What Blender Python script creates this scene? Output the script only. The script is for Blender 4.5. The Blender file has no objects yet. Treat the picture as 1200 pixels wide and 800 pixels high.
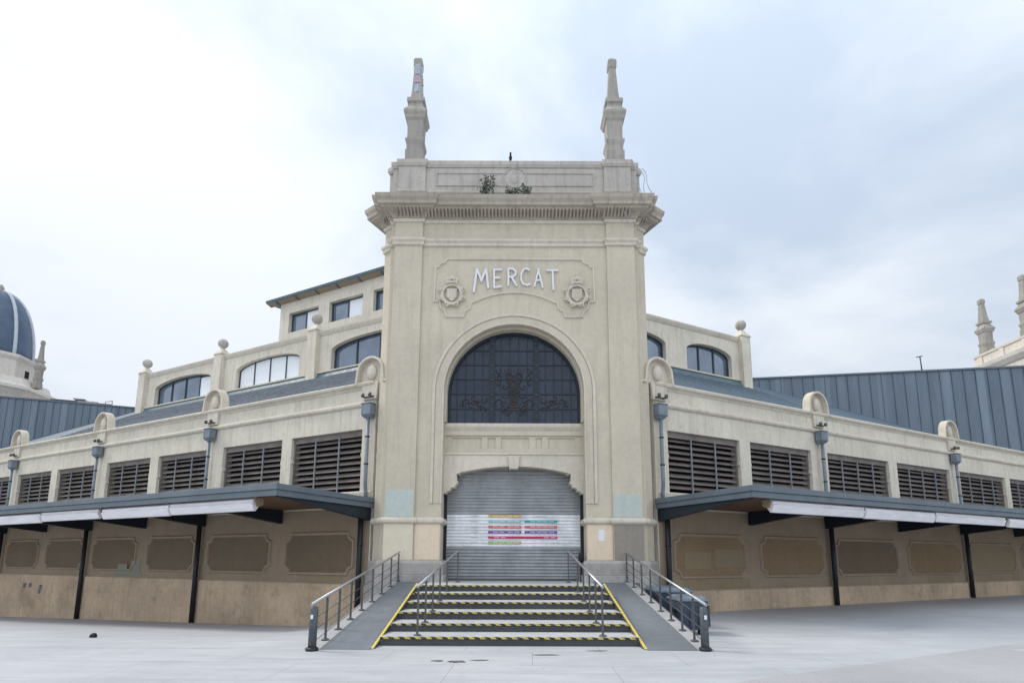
import bpy, bmesh, math, random
from mathutils import Vector, Matrix
from mathutils.geometry import tessellate_polygon
random.seed(7)
R = math.radians
C = bpy.context.scene.collection
scene = bpy.context.scene

# ------------------------------------------------------------------ helpers
class M:
    def __init__(s): s.v = []; s.f = []; s.sm = []
    def add(s, vs, fs, smooth=False):
        n = len(s.v); s.v += [tuple(p) for p in vs]
        for f in fs: s.f.append([n+i for i in f]); s.sm.append(smooth)
        return s
    def box(s, x0, x1, y0, y1, z0, z1):
        return s.add([(x0,y0,z0),(x1,y0,z0),(x1,y1,z0),(x0,y1,z0),(x0,y0,z1),(x1,y0,z1),(x1,y1,z1),(x0,y1,z1)],
                     [(0,3,2,1),(4,5,6,7),(0,1,5,4),(1,2,6,5),(2,3,7,6),(3,0,4,7)])
    def hexa(s, lo, hi):
        n = len(lo)
        return s.add(list(lo)+list(hi), [tuple(range(n-1,-1,-1)), tuple(range(n,2*n))]+[(i,(i+1)%n,n+(i+1)%n,n+i) for i in range(n)])
    def extrude_x(s, poly, x0, x1):   # poly of (y,z)
        return s.hexa([(x0,y,z) for y,z in poly],[(x1,y,z) for y,z in poly])
    def extrude_z(s, poly, z0, z1):
        return s.hexa([(x,y,z0) for x,y in poly],[(x,y,z1) for x,y in poly])
    def plate(s, outer, holes, y0, y1):  # polygons of (x,z), thickness in y
        loops = [outer]+list(holes)
        flat = [p for l in loops for p in l]
        tris = tessellate_polygon([[Vector((p[0],p[1],0)) for p in l] for l in loops])
        n = len(flat); vs = [(x,y0,z) for x,z in flat]+[(x,y1,z) for x,z in flat]
        fs = [tuple(t) for t in tris]+[tuple(n+i for i in reversed(t)) for t in tris]
        k = 0
        for l in loops:
            m = len(l)
            for i in range(m):
                a, b = k+i, k+(i+1)%m
                fs.append((a,b,n+b,n+a))
            k += m
        return s.add(vs, fs)
    def sweep(s, prof, path, closed=False):  # prof (out,z) closed polygon ; path (x,y), outward is right hand of travel
        n = len(path); rings = []
        def rn(a,b):
            dx,dy = b[0]-a[0], b[1]-a[1]; l = math.hypot(dx,dy); return (dy/l, -dx/l)
        for i,p in enumerate(path):
            if closed: a = rn(path[i-1],p); b = rn(p,path[(i+1)%n])
            else:
                a = rn(path[i-1],p) if i>0 else None; b = rn(p,path[i+1]) if i<n-1 else None
                a = a or b; b = b or a
            mx,my = a[0]+b[0], a[1]+b[1]; k = 2/(mx*mx+my*my) if mx*mx+my*my>1e-6 else 1
            mx,my = mx*k, my*k
            rings.append([(p[0]+mx*o, p[1]+my*o, z) for o,z in prof])
        m = len(prof); vs = [q for r in rings for q in r]; fs = []
        for i in range(n if closed else n-1):
            j = (i+1)%n
            for t in range(m): fs.append((i*m+t, i*m+(t+1)%m, j*m+(t+1)%m, j*m+t))
        if not closed: fs += [tuple(range(m)), tuple((n-1)*m+t for t in reversed(range(m)))]
        return s.add(vs, fs)
    def ribbon(s, path, w, y0, y1, closed=False, bevel=0):  # path (x,z): strip of width w standing from y0 (wall) to y1
        prof = [(-w/2,y0),(-w/2+bevel,y1),(w/2-bevel,y1),(w/2,y0)]
        t = M().sweep(prof, path, closed)
        return s.add([(x,z,y) for x,y,z in t.v], t.f)
    def tube(s, path, r, seg=8, smooth=True):
        path = [Vector(p) for p in path]; rings = []
        for i,p in enumerate(path):
            d = (path[min(i+1,len(path)-1)]-path[max(i-1,0)]).normalized()
            a = d.cross(Vector((0,0,1)) if abs(d.z)<.9 else Vector((1,0,0))).normalized(); b = d.cross(a)
            rr = r[i] if isinstance(r,(list,tuple)) else r
            rings.append([p+a*math.cos(2*math.pi*k/seg)*rr+b*math.sin(2*math.pi*k/seg)*rr for k in range(seg)])
        vs = [q for g in rings for q in g]; fs = []
        for i in range(len(path)-1):
            for k in range(seg): fs.append((i*seg+k,i*seg+(k+1)%seg,(i+1)*seg+(k+1)%seg,(i+1)*seg+k))
        s.add(vs, fs, smooth)
        s.f.append([len(s.v)-len(vs)+k for k in range(seg)]); s.sm.append(False)
        s.f.append([len(s.v)-seg+k for k in range(seg)]); s.sm.append(False)
        return s
    def lathe(s, prof, c, seg=16, smooth=True, rot=0, sq=False, sy=1):  # prof (r,z)
        vs = []; k2 = 1/math.cos(math.pi/seg) if sq else 1
        for r_,z in prof:
            for k in range(seg):
                a = 2*math.pi*(k+.5)/seg+rot
                vs.append((c[0]+r_*k2*math.cos(a), c[1]+r_*k2*math.sin(a)*sy, c[2]+z))
        fs = [(i*seg+k,i*seg+(k+1)%seg,(i+1)*seg+(k+1)%seg,(i+1)*seg+k) for i in range(len(prof)-1) for k in range(seg)]
        fs += [tuple(range(seg)), tuple((len(prof)-1)*seg+k for k in range(seg))]
        return s.add(vs, fs, smooth)
    def disc(s, cx, cz, rx, rz, y0, y1, dome=0, seg=24):   # oval boss on a wall
        vs = []; rg = [(1,y0),(1,y1),(.8,y1+dome*.6),(.45,y1+dome)]
        for k_,y in rg:
            for i in range(seg):
                a = 2*math.pi*i/seg; vs.append((cx+rx*k_*math.cos(a), y, cz+rz*k_*math.sin(a)))
        fs = [(j*seg+i,j*seg+(i+1)%seg,(j+1)*seg+(i+1)%seg,(j+1)*seg+i) for j in range(3) for i in range(seg)]
        fs += [tuple(range(seg)), tuple(3*seg+i for i in range(seg))]
        return s.add(vs, fs)
    def build(s, name, mat, parent=None, world=False, bevel=0, smooth_angle=None):
        me = bpy.data.meshes.new(name); vs = s.v
        if parent is not None and world:
            inv = root_matrix(parent).inverted(); vs = [inv @ Vector(p) for p in vs]
        me.from_pydata([tuple(p) for p in vs], [], s.f)
        for p,f in zip(me.polygons, s.sm): p.use_smooth = f
        bm = bmesh.new(); bm.from_mesh(me); bmesh.ops.recalc_face_normals(bm, faces=bm.faces[:]); bm.to_mesh(me); bm.free()
        o = bpy.data.objects.new(name, me); C.objects.link(o)
        me.materials.append(mat)
        if parent is not None: o.parent = parent
        if bevel:
            b = o.modifiers.new('edge', 'BEVEL'); b.width = bevel; b.segments = 2; b.limit_method = 'ANGLE'; b.angle_limit = R(40)
        return o
def root_matrix(o):
    while o.parent is not None: o = o.parent
    return Matrix.Translation(o.location) @ o.rotation_euler.to_matrix().to_4x4()
def tag(o, label, cat=None, group=None, kind=None):
    if label: o['label'] = label
    if cat: o['category'] = cat
    if group: o['group'] = group
    if kind: o['kind'] = kind
    return o
def thing(name, label, cat, loc=(0,0,0), rz=0, group=None):
    o = bpy.data.objects.new(name, None); C.objects.link(o); o.location = loc; o.rotation_euler = (0,0,rz)
    return tag(o, label, cat, group)
def copy_tree(o, parent=None):
    c = o.copy(); C.objects.link(c)
    if parent is not None: c.parent = parent
    for ch in o.children: copy_tree(ch, c)
    return c
def arc(cx, cz, r, a0, a1, n, rz=None):
    rz = rz or r
    return [(cx+r*math.cos(R(a0+(a1-a0)*i/n)), cz+rz*math.sin(R(a0+(a1-a0)*i/n))) for i in range(n+1)]

# ------------------------------------------------------------------ materials
def srgb(*c):
    return tuple(((x/255)/12.92 if x/255<=.04045 else ((x/255+.055)/1.055)**2.4) for x in c)+(1,)
class NT:
    def __init__(s, name):
        s.m = bpy.data.materials.new(name); s.m.use_nodes = True; s.t = s.m.node_tree
        s.b = s.t.nodes['Principled BSDF']; s.geo = s.n('ShaderNodeNewGeometry')
    def n(s, kind, **kw):
        x = s.t.nodes.new(kind)
        for k,v in kw.items(): setattr(x, k, v)
        return x
    def l(s, a, b): s.t.links.new(a, b)
    def noise(s, scale, detail=4, rough=.6, vec=(1,1,1), off=(0,0,0)):
        mp = s.n('ShaderNodeMapping'); mp.inputs['Scale'].default_value = vec; mp.inputs['Location'].default_value = off
        s.l(s.geo.outputs['Position'], mp.inputs['Vector'])
        x = s.n('ShaderNodeTexNoise'); x.inputs['Scale'].default_value = scale; x.inputs['Detail'].default_value = detail
        x.inputs['Roughness'].default_value = rough; s.l(mp.outputs['Vector'], x.inputs['Vector']); return x.outputs['Fac']
    def ramp(s, fac, pts):
        x = s.n('ShaderNodeValToRGB'); e = x.color_ramp.elements
        while len(e) > len(pts): e.remove(e[-1])
        while len(e) < len(pts): e.new(1)
        for q,(p,c) in zip(e, pts): q.position = p; q.color = c if len(c)==4 else tuple(c)+(1,)
        s.l(fac, x.inputs['Fac']); return x.outputs['Color']
    def mix(s, a, b, fac, mode='MIX'):
        x = s.n('ShaderNodeMix', data_type='RGBA', blend_type=mode)
        for sock,v in ((x.inputs['Factor'],fac),(x.inputs['A'],a),(x.inputs['B'],b)):
            if hasattr(v,'links'): s.l(v, sock)
            else: sock.default_value = v
        return x.outputs['Result']
    def math(s, op, a, b=None):
        x = s.n('ShaderNodeMath', operation=op)
        for sock,v in ((x.inputs[0],a),(x.inputs[1],b)):
            if v is None: continue
            if hasattr(v,'links'): s.l(v, sock)
            else: sock.default_value = v
        return x.outputs[0]
    def bump(s, h, strength=.3, dist=.02):
        x = s.n('ShaderNodeBump'); x.inputs['Strength'].default_value = strength; x.inputs['Distance'].default_value = dist
        s.l(h, x.inputs['Height']); s.l(x.outputs['Normal'], s.b.inputs['Normal'])
    def done(s, col, rough=.8, metal=0, spec=.4):
        if hasattr(col,'links'): s.l(col, s.b.inputs['Base Color'])
        else: s.b.inputs['Base Color'].default_value = col
        if hasattr(rough,'links'): s.l(rough, s.b.inputs['Roughness'])
        else: s.b.inputs['Roughness'].default_value = rough
        s.b.inputs['Metallic'].default_value = metal; s.b.inputs['Specular IOR Level'].default_value = spec
        return s.m
g1 = lambda v: (v,v,v,1)
def stucco(name, base, var=.12, streak=.22, dirt=(.25,.22,.18), dirt_amt=.35, fine=.25, seed=0):
    t = NT(name); o = (seed*3.7, seed*1.3, seed*5.1)
    big = t.noise(.55, 5, .62, off=o)
    c = t.ramp(big, [(.3, tuple(x*(1-var) for x in base[:3])), (.7, tuple(min(1,x*(1+var*.6)) for x in base[:3]))])
    st = t.noise(3.2, 7, .72, vec=(1.8,1.8,.12), off=o)
    sf = t.ramp(st, [(.50, g1(0)), (.70, g1(1))])
    d4 = tuple(base[i]*.45+dirt[i]*.35 for i in range(3))+(1,)
    c = t.mix(c, d4, t.math('MULTIPLY', sf, streak*1.6))
    bl = t.ramp(t.noise(2.1, 9, .76, off=(o[0]+9,o[1],o[2])), [(.53, g1(0)), (.70, g1(1))])
    c = t.mix(c, d4, t.math('MULTIPLY', bl, dirt_amt))
    md = t.noise(6.5, 8, .78, off=(o[2],o[0],3))
    c = t.mix(c, t.ramp(md, [(.34, g1(.76)), (.60, g1(1))]), min(.85, .35+fine*.7), 'MULTIPLY')
    fn = t.noise(28, 4, .7)
    c = t.mix(c, t.ramp(fn, [(.25, g1(.72)), (.75, g1(1))]), fine, 'MULTIPLY')
    t.bump(t.math('ADD', t.noise(60, 3, .7), t.math('MULTIPLY', t.noise(5,4,.6), 1.5)), .25, .012)
    return t.done(c, .88, 0, .25)
def plain(name, col, rough=.5, metal=0, var=.12, scale=2.5, spec=.4, vec=(1,1,1)):
    t = NT(name); n = t.noise(scale, 6, .65, vec=vec)
    c = t.ramp(n, [(.3, tuple(x*(1-var) for x in col[:3])), (.7, tuple(min(1,x*(1+var)) for x in col[:3]))])
    t.bump(t.noise(35, 3, .6), .08, .004)
    r = t.ramp(t.noise(6, 4, .6), [(.3, g1(max(0,rough-.08))), (.7, g1(min(1,rough+.1)))])
    return t.done(c, r, metal, spec)
MT = {}
MT['cream'] = stucco('cream_stucco', (.60,.54,.43), .09, .20, dirt_amt=.28, fine=.08, seed=1)
MT['cream2'] = stucco('cream_stucco_wing', (.71,.655,.55), .12, .34, seed=2)
MT['trim'] = stucco('pale_moulding', (.68,.62,.52), .12, .28, dirt_amt=.30, seed=3)
MT['grime'] = stucco('weathered_cornice', (.48,.425,.355), .16, .42, dirt=(.12,.11,.09), dirt_amt=.5, seed=4)
MT['parapet'] = stucco('weathered_parapet', (.52,.485,.44), .12, .40, dirt=(.16,.15,.14), dirt_amt=.45, seed=5)
MT['pinnacle'] = stucco('grey_pinnacle_stone', (.40,.375,.335), .18, .45, dirt=(.12,.12,.12), dirt_amt=.5, seed=6)
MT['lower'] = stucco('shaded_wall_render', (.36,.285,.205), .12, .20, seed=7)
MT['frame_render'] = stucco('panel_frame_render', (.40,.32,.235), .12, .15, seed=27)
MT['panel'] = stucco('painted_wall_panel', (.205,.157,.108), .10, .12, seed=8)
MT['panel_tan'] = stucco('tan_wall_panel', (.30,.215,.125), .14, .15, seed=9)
MT['plinth'] = stucco('stained_plinth', (.66,.51,.36), .30, .26, dirt=(.12,.085,.055), dirt_amt=.7, fine=.5, seed=10)
MT['granite'] = stucco('grey_granite_base', (.46,.435,.405), .16, .2, dirt_amt=.5, fine=.5, seed=11)
MT['granite_rough'] = stucco('rough_granite_base', (.50,.48,.46), .30, .2, dirt_amt=.6, fine=.7, seed=12)
MT['peach'] = stucco('peach_paint', (.80,.66,.50), .04, .05, dirt_amt=.08, fine=.1, seed=13)
MT['ivory'] = stucco('ivory_paint', (.74,.66,.52), .04, .06, dirt_amt=.08, fine=.1, seed=14)
MT['taupe'] = stucco('taupe_render', (.34,.31,.265), .10, .2, seed=15)
MT['mint'] = stucco('pale_green_paint', (.52,.57,.53), .04, .06, dirt_amt=.06, fine=.1, seed=16)
MT['moss'] = stucco('grey_green_paint', (.27,.29,.22), .06, .06, dirt_amt=.1, seed=17)
MT['tanpatch'] = stucco('tan_paint', (.32,.25,.16), .06, .08, dirt_amt=.1, seed=18)
MT['farstone'] = stucco('far_cream_stone', (.72,.67,.61), .10, .3, dirt=(.25,.2,.15), dirt_amt=.4, seed=19)
MT['navy'] = plain('dark_navy_steel', (.012,.02,.03), .5)
MT['fascia'] = plain('slate_blue_steel', (.115,.145,.17), .45, .0, .15, 1.2)
MT['pipe'] = plain('blue_grey_pipe', (.17,.205,.24), .45, 0, .2, 3)
MT['pipedark'] = plain('black_pipe', (.018,.02,.024), .5)
MT['soffit'] = plain('brown_soffit_board', (.12,.065,.035), .7, 0, .25, 1.5)
MT['awning'] = plain('white_awning_case', (.72,.71,.74), .45, 0, .10, 1.5, vec=(1,1,5))
MT['slat'] = plain('grey_brown_slat', (.20,.172,.158), .65, 0, .30, 2.5)
MT['bar'] = plain('blue_grey_bar', (.22,.235,.25), .5)
MT['dark'] = plain('dark_interior', (.012,.011,.011), .9)
MT['frame'] = plain('window_frame_steel', (.05,.065,.08), .5)
MT['steel'] = plain('grey_steel_post', (.10,.10,.105), .42, .35, .2, 6)
MT['inox'] = plain('stainless_handrail', (.42,.42,.43), .32, .8, .1, 6)
MT['tread'] = stucco('grey_step_stone', (.46,.47,.48), .10, .1, dirt_amt=.25, seed=20)
MT['riser'] = stucco('dark_riser_stone', (.075,.08,.085), .2, .2, dirt_amt=.3, seed=21)
MT['rampm'] = stucco('grey_ramp_sheet', (.19,.205,.225), .16, .2, dirt_amt=.5, seed=22)
MT['rampedge'] = stucco('pale_ramp_kerb', (.42,.42,.42), .10, .15, seed=23)
MT['yellow'] = plain('yellow_edge_paint', (.58,.46,.12), .55, 0, .2, 9)
MT['white'] = plain('white_letter_paint', (.72,.72,.75), .5, 0, .04)
MT['paper'] = plain('white_paper', (.78,.78,.80), .8, 0, .03)
MT['bin'] = plain('dark_blue_bin_plastic', (.035,.055,.085), .4, 0, .2)
MT['binlid'] = plain('blue_grey_bin_lid', (.13,.17,.22), .4, 0, .2)
MT['bollard'] = plain('slate_bollard', (.085,.095,.105), .5, 0, .2, 6)
MT['black'] = plain('black_plastic', (.01,.01,.012), .5)
MT['bird'] = plain('dark_feathers', (.04,.04,.05), .8)
MT['leaf'] = plain('dusty_leaves', (.14,.165,.125), .7, 0, .4, 12)
MT['stem'] = plain('dry_stem', (.058,.046,.045), .8)
MT['rust'] = plain('brown_grey_duct', (.16,.13,.12), .6, 0, .3)
MT['cloth'] = plain('pale_blue_netting', (.40,.43,.50), .9, 0, .2, 8)
MT['pink'] = plain('faded_pink_netting', (.42,.33,.36), .9, 0, .2, 8)
MT['palepane'] = plain('white_window_pane', (.80,.83,.86), .6, 0, .04)  # white pane colour; in the top storey it stands in for sky
MT['ink'] = plain('purple_ink_marks', (.06,.06,.14), .8)
for nm,col in (('ochre',(.62,.38,.08)),('teal',(.03,.33,.33)),('palecyan',(.25,.50,.50)),('coral',(.58,.13,.12)),('violet',(.17,.06,.30)),('crimson',(.48,.03,.12)),('olive',(.33,.45,.12)),('greytext',(.50,.50,.53))):
    MT[nm] = plain(nm+'_print', col, .5, 0, .04)

def mat_shutter(name, col, rough=.45, metal=.3):
    t = NT(name); n = t.noise(1.4, 6, .7, vec=(1,1,.5)); st = t.noise(3, 5, .7, vec=(.35,1,6))
    c = t.ramp(n, [(.3, tuple(x*.72 for x in col)), (.7, tuple(x*1.15 for x in col))])
    c = t.mix(c, t.ramp(st, [(.35, g1(.55)), (.62, g1(1))]), .55, 'MULTIPLY')
    sp = t.ramp(t.noise(14, 5, .8), [(.60, g1(0)), (.72, g1(1))])
    c = t.mix(c, (.09,.06,.04,1), t.math('MULTIPLY', sp, .5))
    return t.done(c, rough, metal, .5)
MT['shutter'] = mat_shutter('galvanised_shutter', (.36,.375,.39))
MT['banner'] = mat_shutter('white_shutter_print', (.88,.89,.92), .5, 0)

def mat_glass_dark():
    t = NT('leaded_dark_glass'); v = t.n('ShaderNodeTexVoronoi'); v.inputs['Scale'].default_value = 5.5
    t.l(t.geo.outputs['Position'], v.inputs['Vector'])
    n = t.noise(1.3, 5, .6)
    c = t.ramp(n, [(.3, (.018,.032,.062)), (.7, (.045,.068,.105))])
    tint = t.ramp(v.outputs['Distance'], [(.25,(.022,.020,.026)),(.6,(.006,.010,.018))])
    c = t.mix(c, tint, .4)
    t.bump(t.noise(9, 3, .6), .35, .02)
    return t.done(c, .16, 0, .35)
MT['leadglass'] = mat_glass_dark()
def mat_window():
    t = NT('blue_window_glass'); n = t.noise(.5, 5, .6)
    c = t.ramp(n, [(.35, (.06,.10,.16)), (.7, (.16,.22,.30))])
    t.bump(t.noise(1.2, 3, .5), .12, .03)
    t.b.inputs['IOR'].default_value = 1.9
    return t.done(c, .06, .35, .9)
MT['glass'] = mat_window()

def mat_zinc():
    t = NT('blue_zinc_sheet')
    sep = t.n('ShaderNodeSeparateXYZ'); t.l(t.geo.outputs['Position'], sep.inputs[0])
    k = t.math('FLOOR', t.math('DIVIDE', sep.outputs['X'], .43))
    wn = t.n('ShaderNodeTexWhiteNoise', noise_dimensions='1D'); t.l(k, wn.inputs['W'])
    c = t.ramp(wn.outputs['Value'], [(0,(.135,.175,.22)),(.75,(.165,.21,.26)),(.93,(.19,.24,.295)),(1,(.25,.31,.37))])
    st = t.noise(1.3, 6, .7, vec=(1.5,1.5,.25))
    c = t.mix(c, t.ramp(st, [(.3, g1(.7)), (.7, g1(1.0))]), .8, 'MULTIPLY')
    return t.done(c, .48, .15, .4)
MT['zinc'] = mat_zinc()
def mat_roof(name, ca, cb, dirx, k, metal=.0):
    # slate courses: stripes along the fall line direction
    t = NT(name); n = t.noise(1.6, 7, .7); n2 = t.noise(9, 4, .7, vec=(1,1,4))
    c = t.ramp(n, [(.3, ca), (.7, cb)])
    c = t.mix(c, t.ramp(n2, [(.38, g1(.40)), (.62, g1(1))]), .75, 'MULTIPLY')
    t.bump(n2, .5, .05)
    return t.done(c, .6, metal, .35)
MT['slate'] = mat_roof('blue_grey_slate', (.22,.25,.29), (.36,.385,.42), 0, 0)
MT['blueroof'] = mat_roof('blue_sheet_roof', (.085,.13,.175), (.13,.185,.235), 0, 0, .1)
MT['eave'] = plain('blue_green_eave', (.09,.14,.16), .5, 0, .2)
MT['domeblue'] = plain('blue_dome_tiles', (.075,.115,.175), .45, 0, .2, 1.0)
MT['domerib'] = plain('pale_dome_rib', (.50,.53,.58), .6, 0, .1)

def mat_nosing():
    t = NT('yellow_black_nosing'); sep = t.n('ShaderNodeSeparateXYZ'); t.l(t.geo.outputs['Position'], sep.inputs[0])
    v = t.math('ADD', t.math('ADD', sep.outputs['X'], sep.outputs['Y']), t.math('MULTIPLY', sep.outputs['Z'], 1.0))
    fr = t.math('FRACT', t.math('DIVIDE', v, .20)); s = t.math('GREATER_THAN', fr, .5)
    c = t.mix((.016,.016,.018,1), (.56,.44,.09,1), s)
    w = t.ramp(t.noise(11, 5, .7), [(.45, g1(0)), (.7, g1(1))])
    c = t.mix(c, (.16,.15,.13,1), t.math('MULTIPLY', w, .6))
    return t.done(c, .6)
MT['nosing'] = mat_nosing()

def mat_ground():
    t = NT('pale_concrete_paving'); geo = t.geo
    n = t.noise(.22, 7, .62); n2 = t.noise(2.0, 8, .7, vec=(.35,1.6,1)); n3 = t.noise(22, 5, .7)
    c = t.ramp(n, [(.3, (.40,.413,.44)), (.7, (.53,.538,.555))])
    c = t.mix(c, t.ramp(n2, [(.3, g1(.80)), (.62, g1(1))]), .65, 'MULTIPLY')
    c = t.mix(c, t.ramp(n3, [(.3, g1(.8)), (.7, g1(1))]), .5, 'MULTIPLY')
    sp = t.ramp(t.noise(3.2, 7, .75), [(.60, g1(0)), (.72, g1(1))])
    c = t.mix(c, (.17,.165,.165,1), t.math('MULTIPLY', sp, .42))
    gum = t.n('ShaderNodeTexVoronoi'); gum.inputs['Scale'].default_value = 1.9; gum.inputs['Randomness'].default_value = 1; t.l(geo.outputs['Position'], gum.inputs['Vector'])
    c = t.mix(c, (.20,.20,.20,1), t.math('MULTIPLY', t.ramp(gum.outputs['Distance'], [(.035, g1(1)), (.06, g1(0))]), .45))
    ty = t.noise(1.0, 6, .7, vec=(.12,2.6,1), off=(4,2,0))
    c = t.mix(c, (.24,.245,.26,1), t.math('MULTIPLY', t.ramp(ty, [(.54, g1(0)), (.72, g1(1))]), .38))
    # paving joints
    br = t.n('ShaderNodeTexBrick'); br.inputs['Scale'].default_value = 1; br.inputs['Mortar Size'].default_value = .008
    br.inputs['Brick Width'].default_value = 2.4; br.inputs['Row Height'].default_value = 1.2; br.inputs['Mortar Smooth'].default_value = .3
    mp = t.n('ShaderNodeMapping'); mp.inputs['Rotation'].default_value = (0,0,R(2)); t.l(geo.outputs['Position'], mp.inputs['Vector']); t.l(mp.outputs['Vector'], br.inputs['Vector'])
    c = t.mix(c, (.26,.26,.26,1), t.math('MULTIPLY', br.outputs['Fac'], .75))
    t.bump(t.math('ADD', n3, t.math('MULTIPLY', n2, .6)), .3, .01)
    r = t.ramp(n2, [(.3, g1(.5)), (.7, g1(.72))])
    return t.done(c, r, 0, .35)
MT['ground'] = mat_ground()
def mat_road():
    t = NT('pinkish_asphalt'); n = t.noise(.5, 6, .6); n3 = t.noise(45, 4, .8)
    c = t.ramp(n, [(.3, (.37,.365,.38)), (.7, (.46,.45,.46))])
    c = t.mix(c, t.ramp(n3, [(.35, g1(.62)), (.65, g1(1))]), .7, 'MULTIPLY')
    t.bump(n3, .4, .01)
    return t.done(c, .7, 0, .3)
MT['road'] = mat_road()
MT['stain'] = plain('dark_damp_stain', (.13,.12,.115), .5, 0, .5, 9)

# ------------------------------------------------------------------ ground
def sst(a, b, x):
    t = min(1, max(0, (x-a)/(b-a))); return t*t*(3-2*t)
def gz(x, y):
    w = sst(3.4, 6.5, -x)
    left = -.077*min(30, max(0, y-10)); right = -.085*sst(10.5, 13.5, y)
    return w*left+(1-w)*right
g = M(); xs = sorted(set([-400,-250,-150,-90,-60]+[i*1.0 for i in range(-45,46)]+[60,90,150,250,400])); ys = sorted(set([-400,-200,-100,-50,-25,-10]+[i*1.0 for i in range(-5,46)]+[60,90,150,300,600]))
nx = len(xs)
g.add([(x,y,gz(x,y)) for y in ys for x in xs], [(j*nx+i,j*nx+i+1,(j+1)*nx+i+1,(j+1)*nx+i) for j in range(len(ys)-1) for i in range(nx-1)], True)
tag(g.build('ground', MT['ground']), None, kind='structure')
rd = M()
line = [(-14,-6.6),(-4,2.9),(-.2,5.0),(3.13,7.41),(6.27,8.95),(10.38,11.0),(17,14.0),(40,22),(90,38)]
pl = [(x,y) for x,y in line]+[(90,-40),(-14,-40)]
vs = []; fs = []
for i,(x,y) in enumerate(line): vs += [(x,y,gz(x,y)+.004),(x+4,min(y-3,-2),gz(x+4,0)+.004)]
for i in range(len(line)-1): fs.append((2*i,2*i+1,2*i+3,2*i+2))
tag(rd.add(vs,fs).build('road', MT['road']), None, kind='structure')
# damp stains on the paving
def blotch(cx, cy, rx, ry, seed):
    rn = random.Random(seed); n = 18; m = M()
    pts = [(cx+rx*math.cos(2*math.pi*i/n)*rn.uniform(.6,1.1), cy+ry*math.sin(2*math.pi*i/n)*rn.uniform(.5,1.1)) for i in range(n)]
    m.add([(cx,cy,gz(cx,cy)+.006)]+[(x,y,gz(x,y)+.005) for x,y in pts], [(0,i+1,(i+1)%n+1) for i in range(n)]); return m
for i,a in enumerate([(-1.2,8.72,.12,.07),(-.88,8.66,.16,.12),(-.55,8.78,.17,.05),(.56,9.27,.25,.06),(1.5,9.7,.22,.05)]):
    tag(blotch(*a, i+3).build('stain', MT['stain']), None, kind='structure')
b = M().lathe([(.07,0),(.075,.04),(.05,.09),(.02,.1)], (-9.45,12.3,gz(-9.45,12.3)), 12)
tag(b.build('ground_stud', MT['black']), 'small black round stud on the pale paving in front of the left wing', 'stud')

# ------------------------------------------------------------------ entrance tower
tw = thing('entrance_tower', 'tall cream entrance tower with arched leaded window, MERCAT lettering and twin pinnacles', 'tower', (0,16.3,0))
def T(m, name, mat, parent=None, bevel=0): return m.build(name, MT[mat], parent or tw, True, bevel)
YF, YM = 16.30, 16.38
half = [(-2.6,20.6),(-4.45,16.84),(-4.14,16.60),(-4.14,16.43),(-4.0,16.43),(-4.0,16.3),(-3.07,16.3),(-3.07,16.38)]
plan = half+[(-x,y) for x,y in reversed(half)]
# main wall with the tall arched opening
oc = 6.93
opening = [(-2.25,.85)]+[(-x,z) for x,z in arc(0,oc,2.25,0,180,40)][::1]+[(2.25,.85)]
opening = [(-2.25,.85),(-2.25,oc)]+arc(0,oc,2.25,180,0,40)[1:-1]+[(2.25,oc),(2.25,.85)]
wall_outline = [(-3.08,.85-.002),(-2.25,.85-.002)]+opening[1:-1]+[(2.25,.848),(3.08,.848),(3.08,13.2),(-3.08,13.2)]
body = M().plate(wall_outline, [], YM, 16.95)
for s in (-1,1):
    c = [(s*x,y) for x,y in half]+[(s*-3.07,16.95),(s*-2.9,17.7),(s*-1.7,20.6)]
    body.extrude_z(c, -1.5, 13.2)
body.box(-2.6,2.6,20.6,20.9,-1,13.2); body.extrude_z([(-3.6,16.96),(3.6,16.96),(2.2,20.5),(-2.2,20.5)],12.9,13.19)
T(body, 'wall', 'cream')
# niche back walls, reveal lining down to the shutter
T(M().box(-2.6,-2.27,16.96,17.5,.9,5.9), 'door_reveal', 'taupe'); T(M().box(2.27,2.6,16.96,17.5,.9,5.9), 'door_reveal', 'taupe')
# plinth, panels, bands
pp = lambda z0,z1,o: [(-.05,z0),(o,z0),(o,z1),(-.05,z1)]
def side_path(s):
    p = [(-2.6,20.6),(-4.45,16.84),(-4.14,16.60),(-4.14,16.43),(-4.0,16.43),(-4.0,16.3),(-3.07,16.3),(-3.07,16.38),(-2.25,16.38),(-2.25,17.2)]
    return p if s<0 else [(-x,y) for x,y in reversed(p)]
def simple_path(s):
    p = [(-2.6,20.6),(-4.45,16.84),(-4.1,16.3),(-2.25,16.3),(-2.25,17.2)]
    return p if s<0 else [(-x,y) for x,y in reversed(p)]
for s in (-1,1):
    T(M().sweep([(-.3,-1.4),(.16,-1.4),(.16,1.12),(-.3,1.12)], simple_path(s)), 'plinth_course', 'granite_rough', bevel=.02)
    T(M().sweep([(-.3,1.12),(.12,1.12),(.12,1.47),(.05,1.56),(-.3,1.56)], simple_path(s)), 'plinth', 'granite', bevel=.02)
    T(M().sweep([(-.05,2.66),(.03,2.66),(.09,2.72),(.09,2.79),(.05,2.86),(-.05,2.86)], side_path(s)), 'band', 'trim', bevel=.008)
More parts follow.
